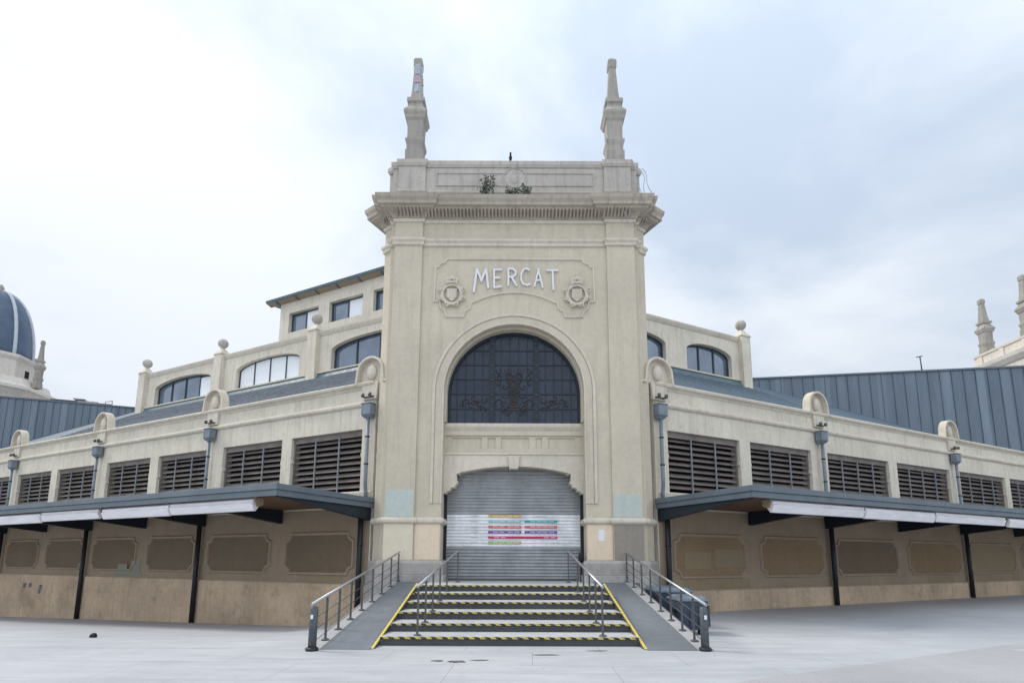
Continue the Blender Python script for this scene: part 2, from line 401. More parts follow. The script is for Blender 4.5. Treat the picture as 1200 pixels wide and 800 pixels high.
# painted fields between plinth and band
T(M().box(-3.995,-3.09,16.288,16.30,1.57,2.655), 'painted_panel', 'ivory')
T(M().box(-3.06,-2.28,16.365,16.38,1.57,2.655), 'painted_panel', 'peach')
T(M().box(3.09,3.995,16.288,16.30,1.57,2.655), 'painted_panel', 'taupe')
T(M().box(2.28,3.06,16.365,16.38,1.57,2.655), 'painted_panel', 'peach')
T(M().box(-3.96,-3.10,16.29,16.30,2.88,3.72), 'painted_patch', 'mint')
T(M().box(3.10,3.97,16.29,16.30,2.88,3.60), 'painted_patch', 'mint')
T(M().box(2.62,2.80,16.357,16.365,2.16,2.50), 'notice', 'paper')
# shaft band, frieze line and cornice
T(M().sweep([(-.03,11.90),(.06,11.93),(.06,12.02),(.11,12.08),(.11,12.16),(-.03,12.16)], plan), 'band', 'trim', bevel=.006)
T(M().sweep([(-.03,12.74),(.05,12.76),(.07,12.82),(.07,12.86),(-.03,12.86)], plan), 'moulding', 'trim')
T(M().sweep([(-.1,12.86),(.10,12.86),(.14,12.95),(.20,13.0),(.40,13.05),(.42,13.10),(.50,13.12),(.50,13.22),(.56,13.32),(.58,13.44),(.50,13.50),(-.1,13.56)], plan), 'cornice', 'grime', bevel=.006)
for s0,x0_,x1_,yb in ((0,-3.9,-2.98,YF),(0,-2.86,2.87,YM),(0,2.98,3.91,YF)):
    d = M().box(x0_-.05,x1_+.05,yb-.125,yb-.09,12.885,13.06); x = x0_
    while x < x1_:
        d.hexa([(x-.03,yb-.41,13.02),(x+.03,yb-.41,13.02),(x+.03,yb-.1,12.875),(x-.03,yb-.1,12.875)],[(x-.03,yb-.41,13.09),(x+.03,yb-.41,13.09),(x+.03,yb-.1,13.09),(x-.03,yb-.1,13.09)]); x += .118
    T(d, 'dentil_row', 'grime')
for s in (-1,1):
    d = M().hexa([(s*4.12,16.45,12.90),(s*4.44,16.70,12.90),(s*4.44,16.60,12.90),(s*4.12,16.35,12.90)],[(s*4.12,16.45,13.03),(s*4.44,16.70,13.03),(s*4.44,16.60,13.03),(s*4.12,16.35,13.03)])
    for k in range(4):
        px, py = s*(4.18+.09*k), 16.49+.07*k
        d.box(px-.03,px+.03,py-.30,py-.05,12.93,13.06)
    T(d, 'dentil_row', 'grime')
# parapet
par = M().box(-3.1,3.1,16.48,16.9,13.4,15.05)
for s in (-1,1): par.box(s*3.06,s*3.98,16.40,17.2,13.4,15.05); par.extrude_z([(s*3.98,16.72),(s*4.38,16.84),(s*2.6,20.5),(s*2.2,20.4)],13.4,14.98); par.box(s*3.98,s*4.2,16.55,16.8,13.4,14.975)
par.box(-2.5,2.5,20.3,20.55,13.3,14.97)
T(par, 'parapet', 'parapet')
cop = [(-.03,14.93),(.03,14.93),(.07,15.02),(.07,15.16),(.0,15.19),(-.03,15.19)]
cpath = [(-2.6,20.5),(-4.38,16.84),(-4.2,16.72),(-4.2,16.55),(-3.98,16.55),(-3.98,16.40),(-3.06,16.40),(-3.06,16.48)]
cpath = cpath+[(-x,y) for x,y in reversed(cpath)]
T(M().sweep(cop, cpath), 'coping', 'parapet', bevel=.01)
T(M().sweep([(-.02,13.95),(.02,13.95),(.04,14.0),(.02,14.05),(-.02,14.05)], cpath), 'moulding', 'parapet')
T(M().ribbon([(-2.7,14.25),(-2.7,14.72),(2.7,14.72),(2.7,14.25)],.05,16.48,16.45,True,.012), 'panel_frame', 'parapet')
rnd = M().disc(0,14.5,.33,.33,16.48,16.455,0); rnd.disc(0,14.5,.15,.18,16.456,16.445,-.015)
rnd.ribbon(arc(0,14.5,.42,0,360,28)[:-1],.04,16.48,16.455,True,.01)
T(rnd, 'medallion', 'parapet')
T(M().extrude_z([(-3.9,16.92),(3.9,16.92),(2.3,20.28),(-2.3,20.28)],13.3,13.6), 'roof', 'granite')
# pinnacles
prof = [(.41,0),(.41,.42),(.36,.44),(.37,.60),(.42,.72),(.43,.80),(.36,.84),(.345,1.0),(.365,1.45),(.40,1.52),(.42,1.60),(.47,1.68),(.47,1.76),(.36,1.90),(.29,2.02),(.29,2.08),(.37,2.12),(.37,2.24),(.25,2.28),(.215,2.6),(.15,3.42),(.13,3.46),(.185,3.52),(.19,3.74),(.13,3.84)]
prof = [(r_*(.76 if z_<1.5 else .84 if z_<2.3 else .82),z_*1.125) for r_,z_ in prof]
for s in (-1,1):
    p = T(M().lathe(prof, (s*3.5,16.78,15.18), 4, False, 0, True), 'pinnacle', 'pinnacle', bevel=.012)
    if s < 0:
        T(M().lathe([(.200,0),(.190,.3),(.18,.34)], (s*3.5,16.78,15.18+2.83), 6, False, .2, True), 'netting', 'cloth', p, bevel=.02)
        T(M().lathe([(.183,0),(.164,.2),(.17,.3)], (s*3.5,16.78,15.18+3.24), 6, False, .5, True), 'netting', 'pink', p, bevel=.02)
        T(M().lathe([(.163,0),(.153,.2),(.175,.36),(.12,.46)], (s*3.5,16.78,15.18+3.60), 7, False, .1, True), 'netting', 'cloth', p, bevel=.02)
# loose safety netting on the right corner of the parapet
nt = M(); rn = random.Random(4)
for (x0,y0,z0,x1,y1,z1) in ((4.0,16.3,15.15,4.35,16.4,13.55),(4.42,16.55,15.0,4.7,16.3,13.5),(4.42,16.6,14.9,4.5,16.5,13.5),(3.4,15.75,13.45,3.75,16.2,12.7)):
    pts = [(x0+(x1-x0)*t+.05*math.sin(t*9), y0+(y1-y0)*t-.08*math.sin(t*3.1), z0+(z1-z0)*t) for t in [i/10 for i in range(11)]]
    nt.tube(pts, .012, 5)
T(nt, 'loose_wire', 'cloth')
# arch moulding: two stepped rings, running down the jambs
def archpath(r, zb): return [(-r,zb),(-r,oc-.8)]+arc(0,oc,r,180,0,48)+[(r,oc-.8),(r,zb)]
T(M().ribbon(archpath(2.57,3.3),.12,YM+.01,YM-.055,False,.02), 'arch_moulding', 'trim', bevel=.006)
T(M().ribbon(archpath(2.40,3.3),.22,YM+.01,YM-.025,False,.0), 'arch_moulding', 'cream', bevel=.01)
T(M().ribbon(archpath(2.27,3.3),.07,YM+.01,YM-.045,False,.015), 'arch_moulding', 'trim', bevel=.006)
# inner ring in the reveal
T(M().ribbon([(-2.22,5.98),(-2.22,oc)]+arc(0,oc,2.22,180,0,48)[1:-1]+[(2.22,oc),(2.22,5.98)],.08,16.93,16.60,False,0), 'arch_reveal', 'cream')
# great window
gl = T(M().plate([(-2.2,6.0)]+[(-2.2,oc)]+arc(0,oc,2.2,180,0,48)[1:-1]+[(2.2,oc),(2.2,6.0)],[],16.90,16.94), 'arched_window', 'leadglass')
def ztop(x): return oc+math.sqrt(max(0,2.17**2-x*x))
fr = M().ribbon([(-2.14,6.0),(-2.14,oc)]+arc(0,oc,2.14,180,0,40)[1:-1]+[(2.14,oc),(2.14,6.0)],.10,16.90,16.85)
for x_ in (-.73,.73): fr.box(x_-.09,x_+.09,16.83,16.90,6.0,ztop(x_))
T(fr, 'window_frame', 'navy', gl)
ld = M()
for x_ in [-1.88,-1.6,-1.32,-1.04,-.44,-.15,.15,.44,1.04,1.32,1.6,1.88]: ld.box(x_-.014,x_+.014,16.88,16.90,6.0,ztop(x_)-.05)
for z_ in (6.47,6.98,7.48,7.98,8.48):
    w = 2.12 if z_ < oc else math.sqrt(2.12**2-(z_-oc)**2)
    ld.box(-w,w,16.875,16.90,z_-.016,z_+.016)
T(ld, 'lead_bars', 'navy', gl)
om = M()      # fountain-like foliage in the leaded glass
def curl(cx, cz, s, sx): return [(cx+sx*s*(.9*t+.28*math.sin(t*5.5)), 16.872, cz+s*(1.5*t-1.3*t*t+.1*math.cos(t*7))) for t in [i/14 for i in range(15)]]
ro = random.Random(21)
def spiral(cx, cz, r, a0, sx):
    return [(cx+sx*r*(1-t*.75)*math.cos(a0+t*5.2), 16.872, cz+r*(1-t*.75)*math.sin(a0+t*5.2)) for t in [i/12 for i in range(13)]]
for k in range(15):
    cx, cz, r_, a0 = ro.uniform(.08,.58), ro.uniform(6.35,7.95), ro.uniform(.08,.17), ro.uniform(0,6)
    for sx in (-1,1): om.tube(spiral(sx*cx, cz, r_, a0, sx), .011, 4)
for k in range(9):
    cx, cz, r_, a0 = ro.uniform(.95,1.85), ro.uniform(6.4,6.85), ro.uniform(.08,.15), ro.uniform(0,6)
    for sx in (-1,1): om.tube(spiral(sx*cx, cz, r_, a0, sx), .011, 4)
for k in range(7):
    om.tube([(.09*(k-3)*(.35+.9*t*t),16.872,6.6+1.25*t) for t in [i/8 for i in range(9)]], .010, 4)
for w_,z_ in ((.16,6.52),(.10,6.60),(.2,6.44)): om.box(-w_,w_,16.866,16.878,z_,z_+.05)
T(om, 'leaded_ornament', 'stem', gl)
bt = M()
for x_ in (-.73,.73):
    z_ = 6.2
    while z_ < ztop(x_)-.2: bt.disc(x_, z_, .035,.035,16.83,16.815,-.01,8); z_ += .25
T(bt, 'frame_rivets', 'frame', gl)
# sill, frieze, spandrel over the door
T(M().sweep([(-.3,5.72),(.04,5.72),(.10,5.82),(.12,5.86),(.12,5.97),(-.3,5.99)], [(-2.26,16.9),(2.26,16.9)]), 'sill', 'trim', bevel=.008)
def rect(x0,x1,z0,z1): return [(x0,z0),(x1,z0),(x1,z1),(x0,z1)]
T(M().plate(rect(-2.26,2.26,5.0,5.72), [rect(-2.0,-1.05,5.14,5.5),rect(-.85,-.6,5.14,5.5),rect(-.42,.50,5.14,5.5),rect(.72,.92,5.14,5.5),rect(1.12,2.0,5.14,5.5)], 16.87, 16.91).box(-2.26,2.26,16.912,17.2,5.0,5.72).box(-2.26,2.26,16.82,16.87,5.57,5.72), 'frieze', 'cream', bevel=.006)
T(M().box(-2.26,2.26,16.82,16.9,4.93,5.0), 'moulding', 'trim', bevel=.01)
sp = [(-2.26,4.06),(-1.84,4.06),(-1.84,4.31)]+[(x,4.31+.25*math.cos(x/1.84*math.pi/2)**.8) for x in [-1.7+.17*i for i in range(21)]]+[(1.84,4.31),(1.84,4.06),(2.26,4.06),(2.26,4.93),(-2.26,4.93)]
T(M().plate(sp, [], 16.85, 17.25), 'door_arch', 'trim', bevel=.008)
T(M().ribbon([(-1.8,4.30)]+[(x,4.33+.25*math.cos(x/1.84*math.pi/2)**.8) for x in [-1.7+.17*i for i in range(21)]]+[(1.8,4.30)],.10,17.25,16.9), 'arch_soffit', 'grime')
for s in (-1,1):
    T(M().plate([(s*2.26,4.075),(s*1.80,4.075),(s*1.80,4.0),(s*1.87,3.95),(s*1.89,3.87),(s*2.02,3.85),(s*2.05,3.76),(s*2.14,3.74),(s*2.17,3.68),(s*2.26,3.67)],[],16.82,17.25), 'corbel', 'trim', bevel=.01)
T(M().plate([(-.14,4.46),(.14,4.46),(.20,4.90),(-.20,4.90)],[],16.76,17.0).plate([(-.1,4.46),(.1,4.46),(.08,4.53),(-.08,4.53)],[],16.72,16.76), 'keystone', 'trim', bevel=.02)
# roller shutter
def corrug(x0, x1, z0, z1, y, pitch=.105):
    m = M(); pts = []; n = int((z1-z0)/pitch+.5)
    for k in range(n):
        for t in range(5):
            a = t/5; pts.append((y-.028*math.sin(math.pi*min(1,a*1.25)), z0+(k+a)*pitch))
    pts.append((y, z0+n*pitch))
    vs = [(x0,yy,zz) for yy,zz in pts]+[(x1,yy,zz) for yy,zz in pts]; k = len(pts)
    return m.add(vs, [(i,i+1,k+i+1,k+i) for i in range(k-1)])
sh = T(corrug(-2.2,2.2,.93,4.62,17.30), 'roller_shutter', 'shutter')
T(M().box(-2.2,2.2,17.24,17.31,.912,.985), 'bottom_rail', 'steel', sh)
T(M().box(-2.26,-2.18,17.2,17.34,.912,4.6), 'guide_channel', 'pipedark', sh); T(M().box(2.18,2.26,17.2,17.34,.912,4.6), 'guide_channel', 'pipedark', sh)
T(M().box(-2.26,2.26,17.34,17.4,.91,4.7), 'shutter_backing', 'dark', sh)
def band_on(z0, z1, x0, x1, off, name, mat, par_):
    k0 = round((z0-.93)/.105); k1 = max(k0+1, round((z1-.93)/.105))
    m = corrug(x0,x1,.93+k0*.105,.93+k1*.105,17.30-off); return T(m, name, mat, par_)
ban = band_on(2.0,3.08,-2.17,2.17,.004,'hours_banner','banner',sh)
def stripe(x0, x1, z, mat, texts=()):
    s_ = T(M().box(x0,x1,17.252,17.262,z-.038,z+.038), 'stripe', mat, sh)
    m = M()
    for tx in texts:
        for k in range(9):
            if k == 4: continue
            w = .022; m.box(tx+k*.042, tx+k*.042+w, 17.249,17.252, z-.016, z+.016)
    if texts: T(m, 'faint_print', 'white', sh)
stripe(-.82,.25,2.985,'ochre',(-.66,-.2))
for z_,ca,cb in ((2.81,'palecyan','teal'),(2.635,'coral','coral'),(2.46,'violet','violet')):
    stripe(-.82,.25,z_,ca,(-.66,-.18)); stripe(.36,1.42,z_,cb,(.55,.95))
stripe(-.82,1.42,2.29,'crimson',(-.62,1.0))
stripe(-.82,.25,2.125,'olive',(-.66,-.2))
m = M()
for z_ in (2.985,2.81,2.635,2.46,2.29,2.125):
    for k in range(6): m.box(-1.38+k*.04,-1.355+k*.04,17.255,17.262,z_-.015,z_+.015)
for k in range(9): m.box(.72+k*.04,.745+k*.04,17.255,17.262,2.965,2.995)
T(m, 'faint_print', 'greytext', sh)
# lettering (strokes)
def letter(strokes, w=.055):
    m = M()
    for k_,st in enumerate(strokes): m.ribbon([(x_+.04,z_-.02) for x_,z_ in st], w*.92, YM-.01, YM-.07-.004*k_, False, 0)
    return T(m, 'letter', 'white')
letter([[(-1.38,10.30),(-1.28,11.12)],[(-1.28,11.10),(-1.13,10.72),(-.98,11.10)],[(-.98,11.12),(-.90,10.44)]], .075)
letter([[(-.71,10.44),(-.71,11.12)],[(-.71,11.09),(-.46,11.10)],[(-.71,10.80),(-.50,10.81)],[(-.72,10.46),(-.46,10.50)]], .065)
letter([[(-.24,10.52),(-.24,11.14)],[(-.24,11.13),(-.10,11.13),(.0,11.05),(.0,10.93),(-.10,10.84),(-.24,10.84)],[(-.14,10.84),(.04,10.52)]], .065)
letter([[(.46,11.08),(.36,11.14),(.26,11.10),(.19,10.96),(.18,10.74),(.25,10.60),(.38,10.55),(.49,10.60)]], .06)
letter([[(.62,10.50),(.77,11.14)],[(.74,11.14),(.90,10.46)],[(.66,10.72),(.86,10.72)]], .06)
letter([[(1.02,11.08),(1.42,11.08)],[(1.22,11.08),(1.25,10.38)]], .065)
# inscription frame
fh = [(0,11.47),(2.25,11.47),(2.32,11.35),(2.46,11.29),(2.52,11.19),(2.62,11.17),(2.64,9.98),(2.46,9.96),(2.42,9.74),(2.28,9.62),(2.22,9.44),(1.68,9.44),(1.62,9.62),(1.46,9.74),(1.42,9.92),(1.22,10.0)]
arcb = [(1.22-1.22*i/8, 10.01+.28*(1-(1-i/8)**2)) for i in range(1,9)]
fp = fh+arcb; fp = fp+[(-x,z) for x,z in reversed(fp[1:-1])]
T(M().ribbon(fp,.085,YM+.005,YM-.05,True,.02), 'inscription_frame', 'trim', bevel=.004)
# coats of arms
for s in (-1,1):
    cx, cz = s*2.06, 10.20; m = M(); n = 48
    rr_ = lambda i: .40+.05*math.cos(8*2*math.pi*i/n)
    o = [(cx+rr_(i)*math.cos(2*math.pi*i/n+.39), cz+rr_(i)*1.04*math.sin(2*math.pi*i/n+.39)) for i in range(n)]
    inn = [(cx+.27*math.cos(2*math.pi*i/24), cz+.29*math.sin(2*math.pi*i/24)) for i in range(24)]
    m.plate(o, [inn], YM+.01, YM-.10)
    for k in range(8):
        a = 2*math.pi*k/8+.39; m.ribbon([(cx+(.41+.05*math.cos(q*1.1))*math.cos(a)-.05*math.sin(q*1.1)*math.sin(a), cz+(.42+.05*math.cos(q*1.1))*math.sin(a)+.05*math.sin(q*1.1)*math.cos(a)) for q in range(5)], .035, YM-.09, YM-.14)
    m.plate([(cx-.17,cz+.19),(cx+.17,cz+.19),(cx+.17,cz-.08),(cx+.1,cz-.18),(cx,cz-.24),(cx-.1,cz-.18),(cx-.17,cz-.08)],[],YM+.01,YM-.08)
    for k in range(4 if s>0 else 2): m.box(cx-.12+k*.07 if s>0 else cx-.14+k*.2, cx-.09+k*.07 if s>0 else cx-.06+k*.2, YM-.10,YM-.078,cz-.14,cz+.16)
    T(m, 'coat_of_arms', 'trim', bevel=.01)
    cr = M()
    for k in range(5): cr.lathe([(.03,0),(.055,.05),(.05,.1),(.02,.15)], (cx-.16+.08*k, YM-.10, cz+.42+.03*(2-abs(k-2))), 8)
    cr.box(cx-.18,cx+.18,YM-.16,YM,cz+.36,cz+.43)
    T(cr, 'crown', 'trim', bevel=.01)

# ------------------------------------------------------------------ wings
TH = 63.92
def P0(s): return (-4.65,17.0,0) if s<0 else (4.70,17.0,0)
ang = {-1: R(90+TH), 1: R(270-TH)}
def wing(sd):
    S = 1 if sd<0 else -1          # local x = S * s
    lab = ('long cream market wing left of the entrance tower, with two upper storeys' if sd<0
           else 'long cream market wing right of the entrance tower, with one short upper storey')
    w = thing('market_wing', lab, 'building', P0(sd), ang[sd], 'market wings beside the entrance tower')
    def X(a, b): return (min(S*a,S*b), max(S*a,S*b))
    def bx(m, a, b, n0, n1, z0, z1): x0,x1 = X(a,b); return m.box(x0,x1,min(n0,n1),max(n0,n1),z0,z1)
    L = 40 if sd<0 else 34
    lou = ([(.44,3.72),(4.21,7.45),(8.42,11.63),(12.21,15.5),(16.51,19.83),(20.41,23.76),(24.7,27.9),(28.4,31.7),(32.7,36)] if sd<0
           else [(.46,3.83),(4.37,7.77),(8.78,12.96),(13.57,17.86),(18.77,23.2),(23.71,28.1),(29,33.3)])
    piers = [0.12,8.15,16.1,24.1,32.2] if sd<0 else [.1,8.3,18.2,28.5]
    mids = [3.97,12.0,20.1,28.1] if sd<0 else [4.1,13.2,23.4]
    ztp, zbt = 5.86, 3.78
    # wall: louvre zone with openings, faces at n = 0, thickness .4
    o = M()
    def PR(a, b, z0, z1): x0,x1 = X(a,b); return [(x0,z0),(x1,z0),(x1,z1),(x0,z1)]
    o.plate(PR(-.1,L,-2.2,7.25), [PR(a,b,zbt,ztp) for a,b in lou], 0, -.4)
    bx(o, L-.4, L, -.4, -30, -2, 7.25)
    o.build('wall', MT['cream2'], w)
    lw = M()
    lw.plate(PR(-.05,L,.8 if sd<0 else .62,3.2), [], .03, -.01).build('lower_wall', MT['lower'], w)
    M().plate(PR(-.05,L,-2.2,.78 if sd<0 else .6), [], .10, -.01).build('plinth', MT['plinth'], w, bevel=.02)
    # string course and coping lip
    def strip(prof, name, mat, a=-.05, b=L, bev=.006):
        x0,x1 = X(a,b); return M().extrude_x(prof, x0, x1).build(name, MT[mat], w, bevel=bev)
    strip([(-.02,6.62),(.05,6.62),(.09,6.68),(.09,6.74),(.02,6.80),(-.02,6.80)], 'string_course', 'trim')
    strip([(-.45,7.22),(.02,7.22),(.05,7.28),(.13,7.33),(.15,7.40),(.12,7.44),(-.45,7.46)], 'coping', 'trim')
    strip([(-.01,3.56),(.06,3.56),(.06,3.74),(-.01,3.78)], 'louvre_sill', 'trim')
    # louvre windows
    for a,b in lou:
        f = M(); bx(f,a,a+.05,-.12,-.2,zbt,ztp); bx(f,b-.05,b,-.12,-.2,zbt,ztp); bx(f,a+.05,b-.05,-.12,-.2,ztp-.2,ztp)
        f = f.build('louvre_window', MT['slat'], w)
        bk = M(); bx(bk,a-.06,b+.06,-.75,-.80,zbt-.2,ztp+.2); bx(bk,a-.06,a-.02,-.75,-.402,zbt-.2,ztp+.2); bx(bk,b+.02,b+.06,-.75,-.402,zbt-.2,ztp+.2); bx(bk,a-.02,b+.02,-.75,-.402,zbt-.2,zbt-.16); bx(bk,a-.02,b+.02,-.75,-.402,ztp+.16,ztp+.2); bk.build('dark_backing', MT['dark'], f)
        sl = M(); z = ztp-.34; rr = random.Random(int(a*10)+sd)
        while z > zbt:
            x0,x1 = X(a+.05,b-.05); dz = rr.uniform(-.008,.008)
            sl.extrude_x([(-.16,z+dz),(-.145,z+.018+dz),(-.335,z+.165),(-.35,z+.147)], x0, x1); z -= .2
        sl.build('slats', MT['slat'], f)
        nb = 3 if (sd>0 and b-a>3.6) else 2
        for k in range(nb):
            c_ = a+(b-a)*(k+1)/(nb+1); mb = M(); bx(mb,c_-.02,c_+.02,-.08,-.12,zbt,ztp-.18); mb.build('bar', MT['bar'], f)
    # impost lumps on the jambs
    im = M()
    for a,b in lou:
        for c_ in (a,b):
            q = -1 if c_==a else 1
            bx(im, c_, c_+q*.05*-1, -.02, -.12, 4.95, 5.06)
    im.build('jamb_stops', MT['cream2'], w)
    # wall panels under the canopy
    rr = random.Random(5)
    zb, zt = (1.10,2.42) if sd<0 else (1.03,2.40)
    def notch(a,b,z0,z1,r):
        x0,x1 = X(a,b)
        q = lambda cx,cz,a0: [(cx+r*math.cos(R(a0-t)),cz+r*math.sin(R(a0-t))) for t in (0,22,45,68,90)]
        return q(x0,z0,90)+[] if False else (
            [(x0+r,z0)]+[(x1-r,z0)]+[(x1-r*math.cos(R(t)),z0+r*math.sin(R(t))) for t in (22,45,68)]+[(x1,z0+r)]+
            [(x1,z1-r)]+[(x1-r*math.sin(R(t)),z1-r*math.cos(R(t))) for t in (22,45,68)]+[(x1-r,z1)]+
            [(x0+r,z1)]+[(x0+r*math.cos(R(t)),z1-r*math.sin(R(t))) for t in (22,45,68)]+[(x0,z1-r)]+
            [(x0,z0+r)]+[(x0+r*math.sin(R(t)),z0+r*math.cos(R(t))) for t in (22,45,68)])
    ends = sorted(piers+mids)
    for i in range(len(ends)-1):
        a, b = ends[i]+.42, ends[i+1]-.36
        if b > L: break
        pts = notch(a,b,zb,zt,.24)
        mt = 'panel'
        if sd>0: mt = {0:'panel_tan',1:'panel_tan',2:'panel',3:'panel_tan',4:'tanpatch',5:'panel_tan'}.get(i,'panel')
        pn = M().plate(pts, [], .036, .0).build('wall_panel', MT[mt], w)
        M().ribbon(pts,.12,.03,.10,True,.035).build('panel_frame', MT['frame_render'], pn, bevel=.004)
    # painted patches
    def patch(a,b,z0,z1,mat,n=.036,name='painted_patch'):
        m = M(); bx(m,a,b,n,n-.012,z0,z1); return m.build(name, MT[mat], w)
    if sd<0:
        patch(1.0,3.0,.82,1.04,'tanpatch')
        patch(11.9,13.9,.84,1.06,'moss'); patch(12.05,12.7,1.06,1.5,'moss',.044); patch(12.9,13.6,1.07,1.34,'moss',.088)
        for k,(a_,z_) in enumerate(((21.3,.25),(20.75,.28),(19.75,.22),(19.8,.0))):
            m = M(); rr2 = random.Random(k)
            for q in range(6): bx(m,a_-rr2.uniform(.06,.2),a_+rr2.uniform(.06,.2),.103+.001*q,.1,z_+.035*q-.10,z_+.035*q-.075)
            m.build('ink_mark', MT['ink'], w)
        patch(.9,3.3,-1.3,-.9,'lower',.108)
    else:
        patch(.9,2.3,.64,.95,'tanpatch'); patch(2.35,3.9,.64,.95,'tanpatch',.038)
        patch(.95,2.1,1.3,1.85,'tanpatch',.042,'paper_patch'); patch(2.3,3.7,1.35,1.95,'tanpatch',.042,'paper_patch')
        patch(15.0,17.0,.63,.97,'tanpatch'); patch(19.2,21.6,.63,.97,'tanpatch'); patch(22.6,23.3,.63,1.2,'tanpatch',.04)
    # downpipes with hoppers, scroll crests, spotlights
    for c_ in piers:
        hp = M(); x0,x1 = X(c_-.27,c_+.11); hp.hexa([(x0+.05,.08,6.14),(x1-.05,.08,6.14),(x1-.08,.26,6.14),(x0+.08,.26,6.14)],[(x0,.08,6.235),(x1,.08,6.235),(x1,.34,6.235),(x0,.34,6.235)])
        hp.box(x0,x1,.08,.34,6.24,6.60); hp.box(x0-.015,x1+.015,.07,.36,6.60,6.64)
        dp = M(); dp.tube([(S*(c_-.08),.2,6.16),(S*(c_-.08),.2,4.0),(S*(c_-.05),.13,3.7),(S*(c_-.05),.13,3.45)], .06, 10)
        dpo = dp.build('downpipe', MT['pipe'], w)
        hp.build('hopper', MT['pipe'], dpo, bevel=.01)
        lo = M().tube([(S*(c_+.03),.2,3.2),(S*(c_+.03),.2,gzw(sd,c_)-.05)], .085, 10); lo.build('lower_pipe', MT['pipedark'], dpo)
        br = M()
        for z_ in (4.6,5.5,2.0,.9): br.lathe([(.078 if z_>3 else .1,0),(.078 if z_>3 else .1,.04)], (S*(c_+(.03 if z_<3 else -.08)),.2,z_), 10)
        br.build('pipe_bracket', MT['pipedark'], dpo)
        # crest
        ww = .56; cz = 7.72; m = M()
        out = [(S*c_-ww,7.40),(S*c_-ww,cz)]+arc(S*c_,cz,ww,180,0,20)[1:-1]+[(S*c_+ww,cz),(S*c_+ww,7.40)]
        m.plate(out, [], -.03, -.14)
        m.plate([(S*c_-.28,6.82),(S*c_+.28,6.82),(S*c_+.34,7.4),(S*c_-.34,7.4)], [], .10, 0)
        cr_ = m.build('crest', MT['trim'], w, bevel=.012)
        rg = M().ribbon([(S*c_-ww-.22,7.36),(S*c_-ww-.02,7.40),(S*c_-ww+.02,cz)]+arc(S*c_,cz,ww-.02,180,0,24)[1:-1]+[(S*c_+ww-.02,cz),(S*c_+ww+.02,7.40),(S*c_+ww+.22,7.36)],.12,-.14,.16,False,.02)
        rg.build('scroll_moulding', MT['trim'], cr_, bevel=.01)
        M().disc(S*c_,7.78,.19,.26,-.03,.05,.07).build('medallion', MT['trim'], cr_)
        sl = M()
        sl.box(S*c_-.2,S*c_+.2,.10,.14,6.87,6.91)
        for q in (-.16,.14): sl.lathe([(.05,0),(.06,.06),(.055,.12)], (S*(c_+q),.26,6.86), 8); sl.tube([(S*(c_+q),.1,6.9),(S*(c_+q),.24,6.9)],.015,6)
        sl.build('spotlight', MT['steel'], w)
    # canopy
    N = 3.75; cl = L-.3
    cp = M(); x0,x1 = X(-.2,cl)
    cp.extrude_x([(.05,3.42),(N-.06,3.42),(N-.06,3.27),(.05,3.27)], x0+.06, x1-.06)
    cpo = cp.build('canopy', MT['soffit'], w)
    fa = M()
    def frame_band(m, e, z0, z1):
        # ring of plates round front and both ends
        m.box(x0-e,x1+e,N-.05,N+e,z0,z1); m.box(x0-e,x0+.05,.05,N-.05,z0,z1); m.box(x1-.05,x1+e,.05,N-.05,z0,z1)
    frame_band(fa, .04, 3.36, 3.52); frame_band(fa, .0, 3.20, 3.36)
    fa.build('fascia', MT['fascia'], cpo, bevel=.012)
    M().box(x0+.05,x1-.05,.05,N-.05,3.44,3.50).build('canopy_deck', MT['fascia'], cpo)
    for c_ in sorted([-.06]+[p for p in piers if p>1]+mids):
        if c_ > cl-.2: continue
        a0,a1 = X(c_-.11+(.05 if c_<0 else 0),c_+.11)
        M().extrude_x([(.05,3.27),(N-.2,3.268),(N-.2,3.19),(.05,2.80)], a0, a1).build('beam', MT['navy'], cpo, bevel=.006)
    # retracted awnings
    aw = ([(.85,4.46),(4.49,8.02),(8.28,11.95),(11.98,15.6),(15.78,23.3),(23.5,31)] if sd<0 else [(.72,4.72),(4.75,8.5),(8.62,13.28),(13.5,18.2),(18.4,23.2),(23.4,28)])
    for k,(a_,b_) in enumerate(aw):
        x0_,x1_ = X(a_,b_); dn = (0,.03,.012,.045)[k%4]; dz = (0,-.02,.012,-.028)[k%4]-.01
        ao = M().extrude_x([(3.28+dn,3.22+dz),(3.52+dn,3.24+dz),(3.62+dn,3.17+dz),(3.60+dn,3.09+dz),(3.64+dn,3.07+dz),(3.56+dn,2.87+dz),(3.50+dn,2.86+dz),(3.40+dn,3.0+dz),(3.28+dn,3.05+dz)], x0_, x1_).build('awning', MT['awning'], w, bevel=.012)
        ec = M()
        for xe in (a_-.03,b_+.03):
            e0,e1 = X(xe-.025,xe+.025); ec.extrude_x([(3.3+dn,3.2+dz),(3.5+dn,3.22+dz),(3.57+dn,3.15+dz),(3.5+dn,2.98+dz),(3.36+dn,3.02+dz)], e0, e1)
        ec.build('end_cap', MT['tanpatch'], ao)
    # roof slope
    kz = .608
    def rp(sv, n): return (S*sv, n, 7.32+kz*(-n-.42))
    zl = zinc_line(sd)
    if sd<0: poly = [(0,-.42),(L+6,-.42),(L+6,-1)]
    def inside(sv,n):
        p = wpos(sd,sv,n); return zl(p) > -0.05
    rf = M(); rf2 = M(); stp = .75; su = [i*stp for i in range(int((L+4)/stp)+1)]; nu = [-.42-i*.5 for i in range(0,22)]
    send = 26.6 if sd<0 else 13.1
